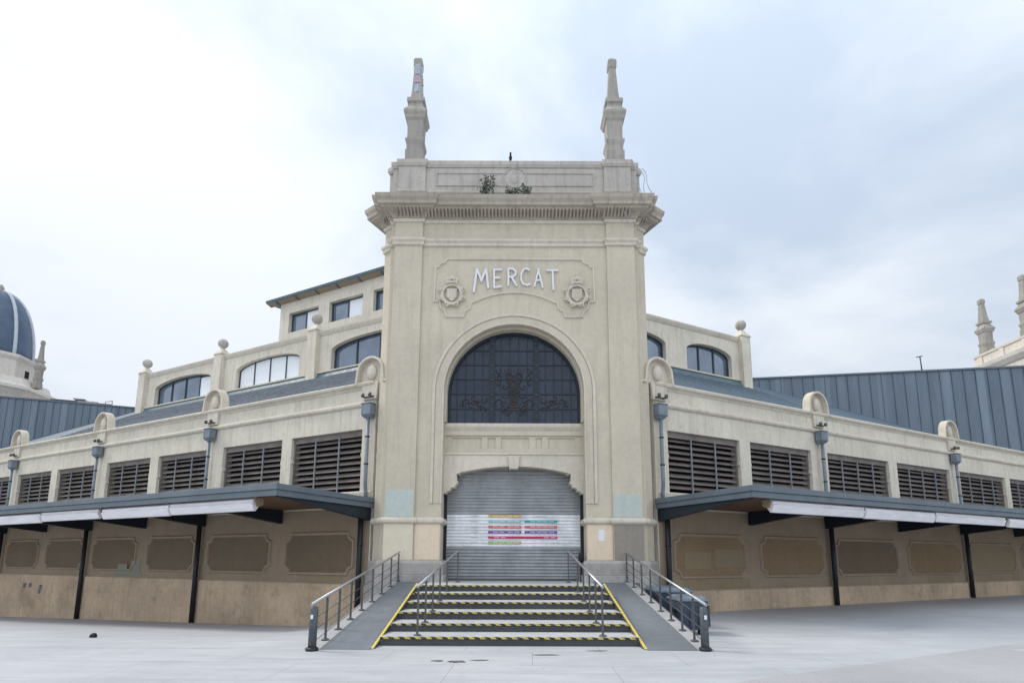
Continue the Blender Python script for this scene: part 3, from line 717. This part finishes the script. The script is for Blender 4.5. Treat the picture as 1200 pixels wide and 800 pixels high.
    for i in range(len(su)-1):
        for j in range(len(nu)-1):
            if nu[j] < -7.0 and su[i] < send-.8: continue
            cs = [(su[i],nu[j]),(su[i+1],nu[j]),(su[i+1],nu[j+1]),(su[i],nu[j+1])]
            if all(not inside(*c_) for c_ in cs): continue
            (rf2 if (sd<0 and su[i]>=send-.6) else rf).add([rp(*c_) for c_ in cs], [(0,1,2,3)])
    rf.build('roof', MT['slate' if sd<0 else 'blueroof'], w)
    if sd<0: rf2.build('side_roof', MT['blueroof'], w)
    if sd<0:   # slate courses as thin battens
        cs_ = M()
        for j in range(1,26):
            n_ = -.42-j*.26
            x0_,x1_ = X(0,send); z_ = 7.32+kz*(-n_-.42)
            cs_.extrude_x([(n_,z_-.01),(n_+.02,z_+.055),(n_-.24,z_+.175),(n_-.26,z_+.15)], x0_, x1_)
        cs_.build('slate_courses', MT['slate'], w)
    else:
        cs_ = M()
        for j in range(1,20):
            sv = j*.7
            a_ = rp(sv,-.5); b_ = rp(sv,-6.9 if sv<send else -6.9)
            if sv<send: cs_.tube([(a_[0],a_[1],a_[2]+.01),(b_[0],b_[1],b_[2]+.01)], .018, 4, False)
        cs_.build('roof_seams', MT['blueroof'], w)
    # clerestory, face at n=-7
    n0 = -7.0; zs, zc, ze = 11.66, 12.78, (13.98 if sd<0 else 14.15)
    cwin = [(3.0,9.28),(11.68,17.0),(19.35,25.15)] if sd<0 else [(1.7,7.04),(8.48,11.83)]
    def AR(a,b):
        cx=(a+b)/2; hw=(b-a)/2; rise=.50
        pts=[(a,zs),(b,zs),(b,zc)]+[(cx+hw*math.cos(R(t)),zc+rise*math.sin(R(t))) for t in range(12,180,12)]+[(a,zc)]
        return [(S*x,z) for x,z in pts]
    cw = M().plate([(S*0,10.6),(S*send,10.6),(S*send,ze-.1),(0,ze-.1)], [AR(a,b) for a,b in cwin], n0, n0-.45)
    bx(cw, send-.4, send, n0-.4, n0-(2.0 if sd>0 else 9), 10.6, ze-.1)
    cwo = cw.build('clerestory_wall', MT['cream2'], w)
    x0_,x1_ = X(0,send+.02)
    M().extrude_x([(n0-.4,ze-.28),(n0+.03,ze-.28),(n0+.12,ze-.12),(n0+.14,ze-.02),(n0-.4,ze)], x0_, x1_).build('coping', MT['trim'], cwo, bevel=.01)
    M().extrude_x([(n0-.1,zs-.12),(n0+.1,zs-.12),(n0+.1,zs-.04),(n0-.1,zs)], x0_, x1_).build('sill_band', MT['trim'], cwo)
    M().extrude_x([(n0-.1,zs-.42),(n0+.22,zs-.5),(n0+.05,zs-.14),(n0-.1,zs-.12)], x0_, x1_).build('flashing', MT['eave'], cwo)
    for qi,(a,b) in enumerate(cwin):
        go = M().plate(AR(a-.0,b+.0), [], n0-.30, n0-.33).build('clerestory_window', MT['glass'], w)
        fr_ = M().ribbon(AR(a+.03,b-.03),.09,n0-.30,n0-.24,True)
        nb = 4 if b-a>4 else 3
        for k in range(1,nb):
            c_ = a+(b-a)*k/nb; cx=(a+b)/2; hw=(b-a)/2; zt_=zc+.5*math.sqrt(max(0,1-((c_-cx)/hw)**2))
            bx(fr_,c_-.035,c_+.035,n0-.24,n0-.31,zs,zt_)
        fr_.build('window_frame', MT['frame'], go)
        if sd<0 and qi==1:
            bb=M(); bx(bb,a+.1,b-.1,n0-.285,n0-.297,zs+.06,zc-.02); bb=M().plate(AR(a+.08,b-.08),[],n0-.285,n0-.297); bb.build('pale_pane', MT['palepane'], go)  # plain white sheet laid over the whole window
        if sd<0 and qi==2:
            bb=M(); bx(bb,a+.1,a+(b-a)/4-.05,n0-.285,n0-.297,zs+.05,zc+.22); bb.build('pale_pane', MT['palepane'], go)  # plain white sheet over one pane
    for c_ in ([10.5,18.45,26.35] if sd<0 else [12.75]):
        pm = M(); bx(pm,c_-.34,c_+.34,n0+.30,n0-.3,10.8,ze+.02)
        x0_,x1_ = X(c_-.38,c_+.38); pm.box(x0_,x1_,n0-.34,n0+.34,ze+.02,ze+.10)
        pm.hexa([(x0_,n0-.34,ze+.10),(x1_,n0-.34,ze+.10),(x1_,n0+.34,ze+.10),(x0_,n0+.34,ze+.10)],[(x0_+.26,n0-.1,ze+.48),(x1_-.26,n0-.1,ze+.48),(x1_-.26,n0+.1,ze+.48),(x0_+.26,n0+.1,ze+.48)])
        po = pm.build('pier', MT['cream2'], w, bevel=.015)
        bl = M(); r_ = .30
        bl.lathe([(.10,0),(.12,.08)]+[(r_*math.cos(R(t)),.36+r_*math.sin(R(t))) for t in range(-65,90,15)]+[(.02,.36+r_)], (S*c_,n0,ze+.46), 20)
        bl.build('ball_finial', MT['parapet'], po)
    M().hexa([(S*0,n0-.4,ze-.1),(S*send,n0-.4,ze-.1),(S*send,-12.9 if sd<0 else -9,ze-.1+(2.6 if sd<0 else .0)),(0,-12.9 if sd<0 else -9,ze-.1+(2.6 if sd<0 else 0))],
             [(S*0,n0-.4,ze-.05),(S*send,n0-.4,ze-.05),(S*send,-12.9 if sd<0 else -9,ze+(2.6 if sd<0 else .05)),(0,-12.9 if sd<0 else -9,ze+(2.6 if sd<0 else .05))]).build('upper_roof', MT['slate' if sd<0 else 'blueroof'], w)
    if sd<0:   # top storey, face at n=-13
        n1=-13.0; uw=[(2.9,5.7),(6.9,9.7),(10.7,11.95),(12.83,15.95),(17.0,20.0)]
        uw=[(4.7,7.8),(8.7,11.9),(12.83,15.95),(17.0,20.0)]
        us = M().plate([(S*2,13.5),(S*20.95,13.5),(S*20.95,20.75),(S*2,20.75)], [PR(a,b,18.2,19.75) for a,b in uw], n1, n1-.5)
        bx(us,20.45,20.95,n1-.5,n1-12,13.5,20.75); bx(us,2,2.5,n1-.5,n1-12,13.5,20.75)
        uo = us.build('upper_storey', MT['cream2'], w)
        for a,b in uw:
            fo = M().ribbon(PR(a+.04,b-.04,18.24,19.71),.09,n1-.36,n1-.28,True); c_=(a+b)/2; bx(fo,c_-.05,c_+.05,n1-.28,n1-.36,18.2,19.75)
            fo = fo.build('upper_window', MT['frame'], w)
            gm=M(); bx(gm,c_,b,n1-.34,n1-.37,18.2,19.75); gm.build('pane', MT['glass'], fo)
            gm=M(); bx(gm,a,c_,n1-.34,n1-.37,18.2,19.75); gm.build('pane', MT['palepane'], fo)  # white colour painted for the bright sky seen through this pane
        x0_,x1_ = X(1.5,22.0)
        M().extrude_x([(n1+.50,20.74),(n1+.55,20.92),(n1-12.6,22.6),(n1-12.6,22.42)], x0_, x1_).build('eaves_roof', MT['eave'], w)
        M().extrude_x([(n1+.02,20.62),(n1+.45,20.74),(n1-.2,20.9)], x0_+.0, x1_-.0).build('eaves_soffit', MT['lower'], w)
        rb=M()
        for c_ in [3+2*i for i in range(10)]: bx(rb,c_-.06,c_+.06,n1+.45,n1,20.6,20.735)
        rb.build('eaves_brackets', MT['eave'], w)
        M().tube([(S*20.4,n1-1,20.9),(S*20.4,n1-1,22.1)],.05,6).tube([(S*20.1,n1-1,21.7),(S*20.4,n1-1,21.9)],.03,6).build('vent_pipe', MT['steel'], w)
    return w
def wpos(sd, sv, n):
    p = P0(sd); d = (sd*math.sin(R(TH)), math.cos(R(TH))); nn = (sd*math.cos(R(TH)), -math.sin(R(TH)))
    return (p[0]+d[0]*sv+nn[0]*n, p[1]+d[1]*sv+nn[1]*n)
def gzw(sd, sv): p = wpos(sd, sv, .2); return gz(*p)
ZL = {-1: ((-60,26.6),(-24.5,39.3)), 1: ((14.2,31.25),(60,24.2))}
def zinc_line(sd):
    (ax,ay),(bx_,by) = ZL[sd]
    return lambda p: -((p[1]-ay)*(bx_-ax)-(p[0]-ax)*(by-ay))/math.hypot(bx_-ax,by-ay)
wing(-1); wing(1)

# ------------------------------------------------------------------ zinc clad rooftop extensions
for sd in (-1,1):
    (ax,ay),(bx_,by) = ZL[sd]; a = math.atan2(by-ay,bx_-ax); Ln = math.hypot(bx_-ax,by-ay)
    z = thing('rooftop_extension', ('blue standing-seam zinc block behind the left wing, below the ribbed dome' if sd<0 else 'blue standing-seam zinc block behind the right wing, in front of the far pinnacles'), 'roof extension', (ax,ay,0), a, 'zinc blocks behind the wings')
    M().box(0,Ln,0,9,3.0,12.52).build('cladding', MT['zinc'], z)
    M().box(-.05,Ln+.05,-.08,9.05,12.52,12.62).build('coping', MT['fascia'], z)
    sm = M(); x = .2
    while x < Ln: sm.box(x-.014,x+.014,-.045,0,3.0,12.52); x += .43 if sd<0 else .62
    sm.build('standing_seams', MT['zinc'], z)

# ------------------------------------------------------------------ domed tower, far left
dt = thing('domed_tower', 'far cream tower with a blue ribbed dome above the left zinc block', 'tower', (-49.75,48,0), R(8))
def D_(m,name,mat,parent=None,bevel=0): return m.build(name, MT[mat], parent or dt, False, bevel)
D_(M().lathe([(4.3,0),(4.3,15.9),(4.4,16.1),(4.75,16.5),(4.85,16.6),(5.1,16.7),(5.1,17.0),(4.4,17.3),(4.2,17.9)], (0,0,0), 8, False, 0, True), 'tower_body', 'farstone', None, .03)
D_(M().lathe([(3.3,17.5),(3.3,19.7),(3.4,19.8),(3.55,20.0),(3.55,20.25),(3.1,20.35)], (0,0,0), 8, False, 0, True), 'drum', 'farstone', None, .03)
for k in range(8):
    a = 2*math.pi*k/8; q = D_(M().hexa([(3.2*math.cos(a+s_*.075),3.2*math.sin(a+s_*.075),zz) for s_,zz in ((-1,18.4),(1,18.4),(1,19.1),(-1,19.1))],[(3.33*math.cos(a+s_*.075),3.33*math.sin(a+s_*.075),zz) for s_,zz in ((-1,18.4),(1,18.4),(1,19.1),(-1,19.1))]), 'drum_window', 'dark')
dpr = lambda t: 3.0*math.cos(R(t))**.85
dome = D_(M().lathe([(dpr(t), 20.25+6.7*math.sin(R(t))) for t in range(0,88,6)]+[(.1,27.0)], (0,0,0), 32, True), 'dome', 'domeblue')
for k in range(8):
    a = 2*math.pi*(k+.5)/8
    D_(M().tube([((dpr(t)+.04)*math.cos(a), (dpr(t)+.04)*math.sin(a), 20.25+6.75*math.sin(R(t))) for t in range(0,90,6)], .15, 6), 'dome_rib', 'domerib', dome)
D_(M().lathe([(.3,26.7),(.3,27.0),(.2,27.1),(.3,27.3),(.1,27.7)], (0,0,0), 12), 'dome_finial', 'pinnacle', dome)
for k in range(4):
    a = 2*math.pi*k/4-.12
    D_(M().lathe([(r_*.85,z_*1.1) for r_,z_ in prof], (4.75*math.cos(a),4.75*math.sin(a),17.3), 4, False, a, True), 'pinnacle', 'pinnacle')

# ------------------------------------------------------------------ far corner tower, right
ft = thing('corner_tower', 'far cream tower top with two pointed pinnacles above the right zinc block', 'tower', (34,33,0))
def F_(m,name,mat,parent=None,bevel=0): return m.build(name, MT[mat], parent or ft, True, bevel)
F_(M().box(33.95,43,29,37.6,0,15.3), 'tower_body', 'farstone')
F_(M().sweep([(-.1,14.9),(.15,15.0),(.35,15.3),(.4,15.55),(-.1,15.6)], [(34,37.6),(34,29),(43,29),(43,37.6)][::1]), 'cornice', 'farstone')
F_(M().box(34.15,42.8,29.2,37.5,15.6,16.4), 'parapet', 'farstone')
F_(M().sweep([(-.05,16.3),(.08,16.35),(.08,16.5),(-.05,16.55)], [(34.15,37.5),(34.15,29.2),(42.8,29.2)]), 'coping', 'trim')
for k in range(5): F_(M().box(34.06,34.15,30+k*1.7,30.35+k*1.7,15.6,16.3), 'parapet_pier', 'farstone')
for (x_,y_) in ((34.65,36.9),(34.45,33.5),(42,30)):
    F_(M().lathe([(r_*1.06,z_) for r_,z_ in prof], (x_,y_,16.45), 4, False, 0, True), 'pinnacle', 'pinnacle')

# ------------------------------------------------------------------ rooftop plant, antenna
ac = thing('rooftop_duct', 'low brown and grey ventilation ducts on the left zinc block beside the domed tower', 'duct', (-32.1,37.9,12.62), R(19.7))
M().box(-1.5,-.2,-.2,.8,.0,.28).box(-1.7,-.1,-.3,.9,.28,.36).build('duct_box', MT['rust'], ac, bevel=.02)
M().box(-.2,1.1,-.2,.8,.0,.42).box(-.35,.35,-.3,.9,.46,.54).build('fan_box', MT['rampedge'], ac, bevel=.02)
M().hexa([(.6,-.2,0),(2.4,-.2,0),(2.4,.8,0),(.6,.8,0)],[(.8,-.1,.36),(1.9,-.1,.36),(1.9,.7,.36),(.8,.7,.36)]).build('sloped_hood', MT['rust'], ac)
for k in range(4): M().lathe([(.09,0),(.09,.22)],(-1.3+k*.55,-.26,.03),8).build('vent', MT['dark'], ac)
an = thing('antenna', 'thin grey aerial standing on the right zinc block', 'antenna', (24.1,29.95,12.6))
M().tube([(0,0,0),(-.03,0,.95)],.035,6).build('mast', MT['steel'], an)
M().tube([(-.25,0,.9),(.12,0,.98)],.03,6).build('crossbar', MT['steel'], an)
an2 = thing('antenna', 'tiny grey aerial on the left zinc block beside the first roof pier', 'antenna', (-29.6,37.6,12.6))
M().tube([(-.4,0,.0),(-.4,0,.3),(.1,0,.35),(.1,0,0)],.03,6).build('frame', MT['steel'], an2)

# ------------------------------------------------------------------ staircase
CX = -.07; HW = 2.42; Y0, TR, RS = 10.2, .78, .152
st = thing('staircase', 'six broad grey steps with yellow and black edges between two sloping ramps', 'stairs', (CX,10,0))
for i in range(6):
    y0 = Y0+i*TR; y1 = Y0+(i+1)*TR if i<5 else 17.25; zt = (i+1)*RS
    x = HW
    s_ = M().box(CX-x,CX+x,y0+.0,y1+.02 if i<5 else y1,i*RS-(.3 if i==0 else .0),zt-.03).build('step', MT['riser'], st, True)
    M().box(CX-x,CX+x,y0-.015,y1 if i<5 else y1,zt-.03,zt).build('tread', MT['tread'], s_, True, .004)
    M().box(CX-x+.01,CX+x-.01,y0-.020,y0+.045,zt-.028,zt+.005).build('nosing_strip', MT['nosing'], s_, True)
zt = 6*RS
M().box(-3.75,CX-HW-.0,15.95,16.3,-.6,zt-.002).build('landing', MT['rampm'], st, True); M().box(CX+HW,3.75,15.95,16.3,-.3,zt-.002).build('landing', MT['rampm'], st, True)
for s_ in (-1,1):
    xi, xo = CX+s_*(HW+.0), CX+s_*3.36
    yb, ye = 9.75, 15.95
    zr = lambda y: max(0,(y-yb)/(ye-yb))*zt
    def slab(xa, xb, dz, y_a=yb, y_b=ye, thick=.9):
        za, zb_ = zr(y_a)+dz, zr(y_b)+dz; xa,xb = min(xa,xb),max(xa,xb)
        return M().hexa([(xa,y_a,za),(xb,y_a,za),(xb,y_b,zb_),(xa,y_b,zb_)],[(xa,y_a,-.5),(xb,y_a,-.5),(xb,y_b,-.5),(xa,y_b,-.5)])
    slab(xi+s_*.06, xo, .012).build('ramp', MT['rampm'], st, True)
    def strg(xa, xb, d0, d1, nm, mt_):
        f_ = lambda y: (y-9.93)/(14.12-9.93)*zt; xa,xb = min(xa,xb),max(xa,xb); ya,yc = 9.80,14.15
        M().hexa([(xa,ya,max(-.05,f_(ya)+d0)),(xb,ya,max(-.05,f_(ya)+d0)),(xb,yc,f_(yc)+d0),(xa,yc,f_(yc)+d0)],[(xa,ya,f_(ya)+d1),(xb,ya,f_(ya)+d1),(xb,yc,f_(yc)+d1),(xa,yc,f_(yc)+d1)]).build(nm, MT[mt_], st, True)
    strg(xi+s_*.002, xi+s_*.075, -.5, .035, 'stringer', 'riser')
    strg(xi+s_*.005, xi+s_*.055, .035, .05, 'yellow_edge', 'yellow')
    m = slab(xo, xo+s_*.28, .018, yb-.0, ye); m.build('ramp_kerb', MT['rampedge'], st, True)
# handrails
def rail(name, label, path, feet, gap, wires=3, bollard=None, h=.92):
    h0 = Vector(path[0]); r = thing(name, label, 'handrail', path[0], 0, 'handrails of the entrance stairs')
    def z_at(y):
        for (xa,ya,za),(xb,yb_,zb_) in zip(path,path[1:]):
            if ya<=y<=yb_: t=(y-ya)/(yb_-ya); return za+(zb_-za)*t, xa+(xb-xa)*t
        return path[-1][2], path[-1][0]
    for fy in feet:
        fz,fx = z_at(fy); top,_ = z_at(fy)
        base = gap(fy)
        p_ = M().box(fx-.018,fx+.018,fy-.018,fy+.018,base,top+h-.03).build('post', MT['steel'], r, True)
        M().lathe([(.075,0),(.075,.015),(.05,.03)],(fx,fy,base),12).build('foot', MT['steel'], p_, True)
    M().tube([(x_,y_,z_+h) for x_,y_,z_ in path],.027,10).build('top_rail', MT['inox'], r, True)
    for k in range(wires):
        hh = .18+k*.2
        M().tube([(x_,y_,z_+hh) for x_,y_,z_ in path],.0075,6).build('wire', MT['steel'], r, True)
    if bollard:
        bx_,by_,bz = bollard
        bo = M().lathe([(.072,0),(.072,.72),(.05,.76)],(bx_,by_,bz),16).build('end_bollard', MT['bollard'], r, True, .0)
        M().lathe([(.11,0),(.11,.04),(.09,.06)],(bx_,by_,bz),16).build('collar', MT['pipedark'], bo, True)
        M().box(bx_-.02,bx_+.02,by_-.1,by_-.08,bz+.55,bz+.62).build('badge', MT['paper'], bo, True)
def stair_z(y):
    i = int((y-Y0)//TR); return 0 if y<Y0 else (min(5,i)+1)*RS
def ramp_z(y): return max(0,min(1,(y-9.75)/(15.95-9.75)))*6*RS+.015
inner = lambda s_: [(CX+s_*1.76,10.32,RS),(CX+s_*1.62,14.15,6*RS),(CX+s_*1.60,16.05,6*RS-.0)]
rail('handrail', 'inner steel handrail on the left half of the steps', [(CX-1.76,10.3,RS),(CX-1.58,15.95,6*RS)], [10.4,11.15,11.95,12.85,13.9,15.93], stair_z, 0)
rail('handrail', 'inner steel handrail on the right half of the steps', [(CX+1.78,10.3,RS),(CX+1.70,15.95,6*RS)], [10.4,11.15,11.95,12.85,13.9,15.93], stair_z, 0)
fo = [10.25,10.95,11.7,12.5,13.35,14.25,15.2]
rail('handrail', 'outer steel handrail with wires and end bollard along the left ramp', [(-3.53,9.5,-.06),(-3.45,16.2,6*RS+.02)], fo+[16.1], ramp_z, 3, (-3.53,9.62,0), .86)
rail('handrail', 'outer steel handrail with wires and end bollard along the right ramp', [(3.40,9.55,-.05),(3.40,16.2,6*RS+.02)], fo+[16.1], ramp_z, 3, (3.42,9.75,0), .86)
# black padded post by the shutter
bp = thing('door_post', 'thin black post with a padded head beside the right edge of the roller shutter', 'post', (2.1,16.6,6*RS))
M().box(-.03,.03,-.03,.03,0,.62).build('shaft', MT['black'], bp)
M().lathe([(.05,0),(.09,.06),(.08,.2),(.05,.30),(.03,.33)],(0,0,.6),12).build('padded_head', MT['black'], bp)

# ------------------------------------------------------------------ waste containers behind the right ramp
def container(label, x, y, w_, d_, h, rz):
    z0 = gz(x,y)
    t = thing('waste_container', label, 'waste container', (x,y,z0), rz, 'waste containers behind the right ramp')
    M().hexa([(-w_/2+.08,-d_/2+.06,.12),(w_/2-.08,-d_/2+.06,.12),(w_/2-.08,d_/2-.06,.12),(-w_/2+.08,d_/2-.06,.12)],
             [(-w_/2,-d_/2,h-.12),(w_/2,-d_/2,h-.12),(w_/2,d_/2,h-.12),(-w_/2,d_/2,h-.12)]).build('bin_body', MT['bin'], t, bevel=.03)
    M().box(-w_/2-.03,w_/2+.03,-d_/2-.03,d_/2+.03,h-.12,h-.07).hexa([(-w_/2,-d_/2,h-.07),(w_/2,-d_/2,h-.07),(w_/2,d_/2,h-.07),(-w_/2,d_/2,h-.07)],[(-w_/2+.1,-d_/2+.1,h),(w_/2-.1,-d_/2+.1,h),(w_/2-.1,d_/2-.1,h),(-w_/2+.1,d_/2-.1,h)]).build('lid', MT['binlid'], t, bevel=.02)
    for sx in (-1,1):
        M().box(sx*(w_/2-.0),sx*(w_/2+.05),-.12,.12,h-.38,h-.32).build('handle', MT['black'], t)
        for sy in (-1,1): 
            M().extrude_x([(sy*(d_/2-.15)+.07*math.cos(R(a)), .07+.07*math.sin(R(a))) for a in range(0,360,30)], sx*(w_/2-.2), sx*(w_/2-.15)).build('wheel', MT['black'], t)
    for k in range(3): M().box(-w_/2+.2+k*.2,-w_/2+.24+k*.2,-d_/2-.0,-d_/2+.05,.2,h-.2).build('rib', MT['bin'], t)
container('dark blue waste container nearest the end bollard of the right ramp', 4.02, 12.5, .62, 1.0, .86, 0)
container('blue-lidded waste container nearest the tower, behind the right ramp railing', 4.08, 14.3, .8, 1.5, .98, R(2))

# ------------------------------------------------------------------ plants and bird on the tower
def tuft(label, x, w_, h, n, seed):
    rn = random.Random(seed); base = (x,15.95,13.5)
    t = thing('ledge_weed', label, 'plant', base, 0, 'weeds growing on the tower cornice')
    stm = M(); lf = M()
    for i in range(n):
        bx_ = rn.uniform(-w_,w_); tp = Vector((bx_+rn.uniform(-.12,.12), rn.uniform(-.1,.12), h*rn.uniform(.35,1)*(1-.5*abs(bx_)/w_)))
        b0 = Vector((bx_*.7,rn.uniform(-.05,.1),0)); stm.tube([b0,(b0+tp)/2+Vector((rn.uniform(-.03,.03),0,0)),tp],.006,4)
        for k in range(22):
            c_ = b0.lerp(tp, rn.uniform(.2,1.05))+Vector((rn.gauss(0,.045),rn.gauss(0,.04),rn.gauss(0,.03)))
            u = Vector((rn.gauss(0,1),rn.gauss(0,1),rn.gauss(0,.6))).normalized()*rn.uniform(.03,.06); v = u.cross(Vector((rn.gauss(0,1),rn.gauss(0,1),rn.gauss(0,1)))).normalized()*u.length*.55
            lf.add([c_-u,c_+v,c_+u,c_-v],[(0,1,2,3)])
    stm.build('stem', MT['stem'], t); lf.build('foliage', MT['leaf'], t)
tuft('largest leafy weed on the cornice, left of the parapet medallion', -.82, .34, .90, 15, 1)
tuft('small weed on the cornice directly under the parapet medallion', -.16, .15, .5, 7, 2)
tuft('twin-stemmed weed on the cornice right of the parapet medallion', .33, .15, .62, 7, 3)
pg = M(); pts = [(-.02,.10,.05),(0,.04,.09),(0,-.01,.14),(0,-.03,.20),(0,-.05,.235)]
pg.tube(pts,[.012,.045,.055,.035,.028],10); pg.lathe([(.005,-.035),(.028,-.02),(.034,0),(.026,.022),(.005,.034)],(0,-.055,.25),10); pg.tube([(0,-.08,.25),(0,-.115,.243)],[.01,.002],6)
for s_ in (-1,1): pg.tube([(s_*.02,0,.1),(s_*.02,-.005,0)],.006,5)
pgo = pg.build('pigeon', MT['bird']); pgo.location = (-.15,16.45,15.19); pgo.scale = (1.1,1.1,.95)
tag(pgo, 'small dark pigeon perched on the tower parapet', 'bird')

# ------------------------------------------------------------------ world, sun, camera
SUN_EL, SUN_AZ = 48, 76      # elevation ; degrees left of the view direction (+Y)
sd_ = Vector((-math.sin(R(SUN_AZ))*math.cos(R(SUN_EL)), math.cos(R(SUN_AZ))*math.cos(R(SUN_EL)), math.sin(R(SUN_EL))))
wld = bpy.data.worlds.new('World'); scene.world = wld; wld.use_nodes = True; nt_ = wld.node_tree; N_ = nt_.nodes; Lk = nt_.links
bg = N_['Background']; bg.inputs['Strength'].default_value = .12
sky = N_.new('ShaderNodeTexSky'); sky.sky_type = 'NISHITA'; sky.sun_disc = False; sky.sun_elevation = R(SUN_EL); sky.sun_rotation = R(-SUN_AZ); sky.dust_density = 2.0; sky.air_density = 1.0
tc = N_.new('ShaderNodeTexCoord')
def wn(kind, **kw):
    x = N_.new(kind)
    for k,v in kw.items(): setattr(x,k,v)
    return x
def wmath(op, a, b=None):
    x = wn('ShaderNodeMath', operation=op)
    for i,v in enumerate((a,b)):
        if v is None: continue
        if hasattr(v,'links'): Lk.new(v, x.inputs[i])
        else: x.inputs[i].default_value = v
    return x.outputs[0]
sp_ = wn('ShaderNodeSeparateXYZ'); Lk.new(tc.outputs['Generated'], sp_.inputs[0])
zz = wmath('ADD', wmath('MAXIMUM', sp_.outputs['Z'], 0.0), .35)
cb = wn('ShaderNodeCombineXYZ'); Lk.new(wmath('DIVIDE', sp_.outputs['X'], zz), cb.inputs[0]); Lk.new(wmath('DIVIDE', sp_.outputs['Y'], zz), cb.inputs[1]); cb.inputs[2].default_value = 1.7
def wnoise(scale, detail, off, rough=.5, sc=(1,1,1)):
    mp = wn('ShaderNodeMapping'); mp.inputs['Location'].default_value = off; mp.inputs['Scale'].default_value = sc; Lk.new(cb.outputs[0], mp.inputs['Vector'])
    x = wn('ShaderNodeTexNoise'); x.inputs['Scale'].default_value = scale; x.inputs['Detail'].default_value = detail; x.inputs['Roughness'].default_value = rough; x.inputs['Distortion'].default_value = .3
    Lk.new(mp.outputs[0], x.inputs['Vector']); return x.outputs['Fac']
def wramp(f, pts):
    x = wn('ShaderNodeValToRGB'); e = x.color_ramp.elements
    while len(e) < len(pts): e.new(1)
    for q,(p,c) in zip(e,pts): q.position = p; q.color = tuple(c)+(1,)
    x.color_ramp.interpolation = 'B_SPLINE'; Lk.new(f, x.inputs['Fac']); return x.outputs['Color']
def wmix(a, b, f, mode='MIX'):
    x = wn('ShaderNodeMix', data_type='RGBA', blend_type=mode)
    for sock,v in ((x.inputs['Factor'],f),(x.inputs['A'],a),(x.inputs['B'],b)):
        if hasattr(v,'links'): Lk.new(v, sock)
        else: sock.default_value = v
    return x.outputs['Result']
K = 1/.12
cloud = wramp(wnoise(1.5, 7, (0.4,7.7,2), .52), [(.36,(.50,.59,.72)),(.47,(.67,.745,.84)),(.58,(.85,.893,.95))])
cloud = wmix(cloud, (K,K,K,1), 1.0, 'MULTIPLY')
# sun glow through the thin cloud: towards the sun the overcast is brighter, away from it bluer
vm = wn('ShaderNodeVectorMath', operation='DOT_PRODUCT'); Lk.new(tc.outputs['Generated'], vm.inputs[0]); vm.inputs[1].default_value = sd_
gl_ = wmath('POWER', wmath('MAXIMUM', wmath('ADD', wmath('MULTIPLY', vm.outputs['Value'], .5), .5), 0.0), 9.0)
zen = wmath('ADD', wmath('MULTIPLY', wmath('POWER', wmath('MAXIMUM', sp_.outputs['Z'], 0.0), 2.0), .9), 1.0)
behind = wmath('ADD', wmath('MULTIPLY', wmath('MAXIMUM', wmath('MULTIPLY', sp_.outputs['Y'], -1.0), 0.0), .55), 1.0)  # extra sky brightness behind the camera, added to light the facade
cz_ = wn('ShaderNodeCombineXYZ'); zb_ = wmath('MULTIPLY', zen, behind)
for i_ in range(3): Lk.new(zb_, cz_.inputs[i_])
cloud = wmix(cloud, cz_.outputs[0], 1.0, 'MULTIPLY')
cloud = wmix(cloud, (1.05*K,1.04*K,1.0*K,1), wmath('MULTIPLY', gl_, .25))
col = wmix(cloud, sky.outputs['Color'], .12)
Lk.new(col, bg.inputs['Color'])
sun = bpy.data.lights.new('sun','SUN'); sun.energy = 2.1; sun.angle = R(14); sun.color = (1,.95,.88)
so = bpy.data.objects.new('sun', sun); C.objects.link(so); so.rotation_euler = sd_.to_track_quat('Z','Y').to_euler(); so.location = (-20,0,40)

cam = bpy.data.cameras.new('camera'); co = bpy.data.objects.new('camera', cam); C.objects.link(co); scene.camera = co
F = 620; YP = 561.94
cam.sensor_width = 36; cam.lens = F/1200*36; cam.shift_x = -2/1200; cam.shift_y = (YP-400)/1200; cam.clip_end = 3000; cam.clip_start = .05
co.matrix_world = Matrix.Translation((0,0,1.6)) @ Matrix.Rotation(R(98.5),4,'X') @ Matrix.Rotation(R(.2),4,'Z')
scene.view_settings.view_transform = 'Standard'; scene.view_settings.look = 'None'; scene.view_settings.gamma = 1; scene.view_settings.exposure = .02
scene.view_settings.use_curve_mapping = False
scene.render.resolution_x = 1024; scene.render.resolution_y = 682
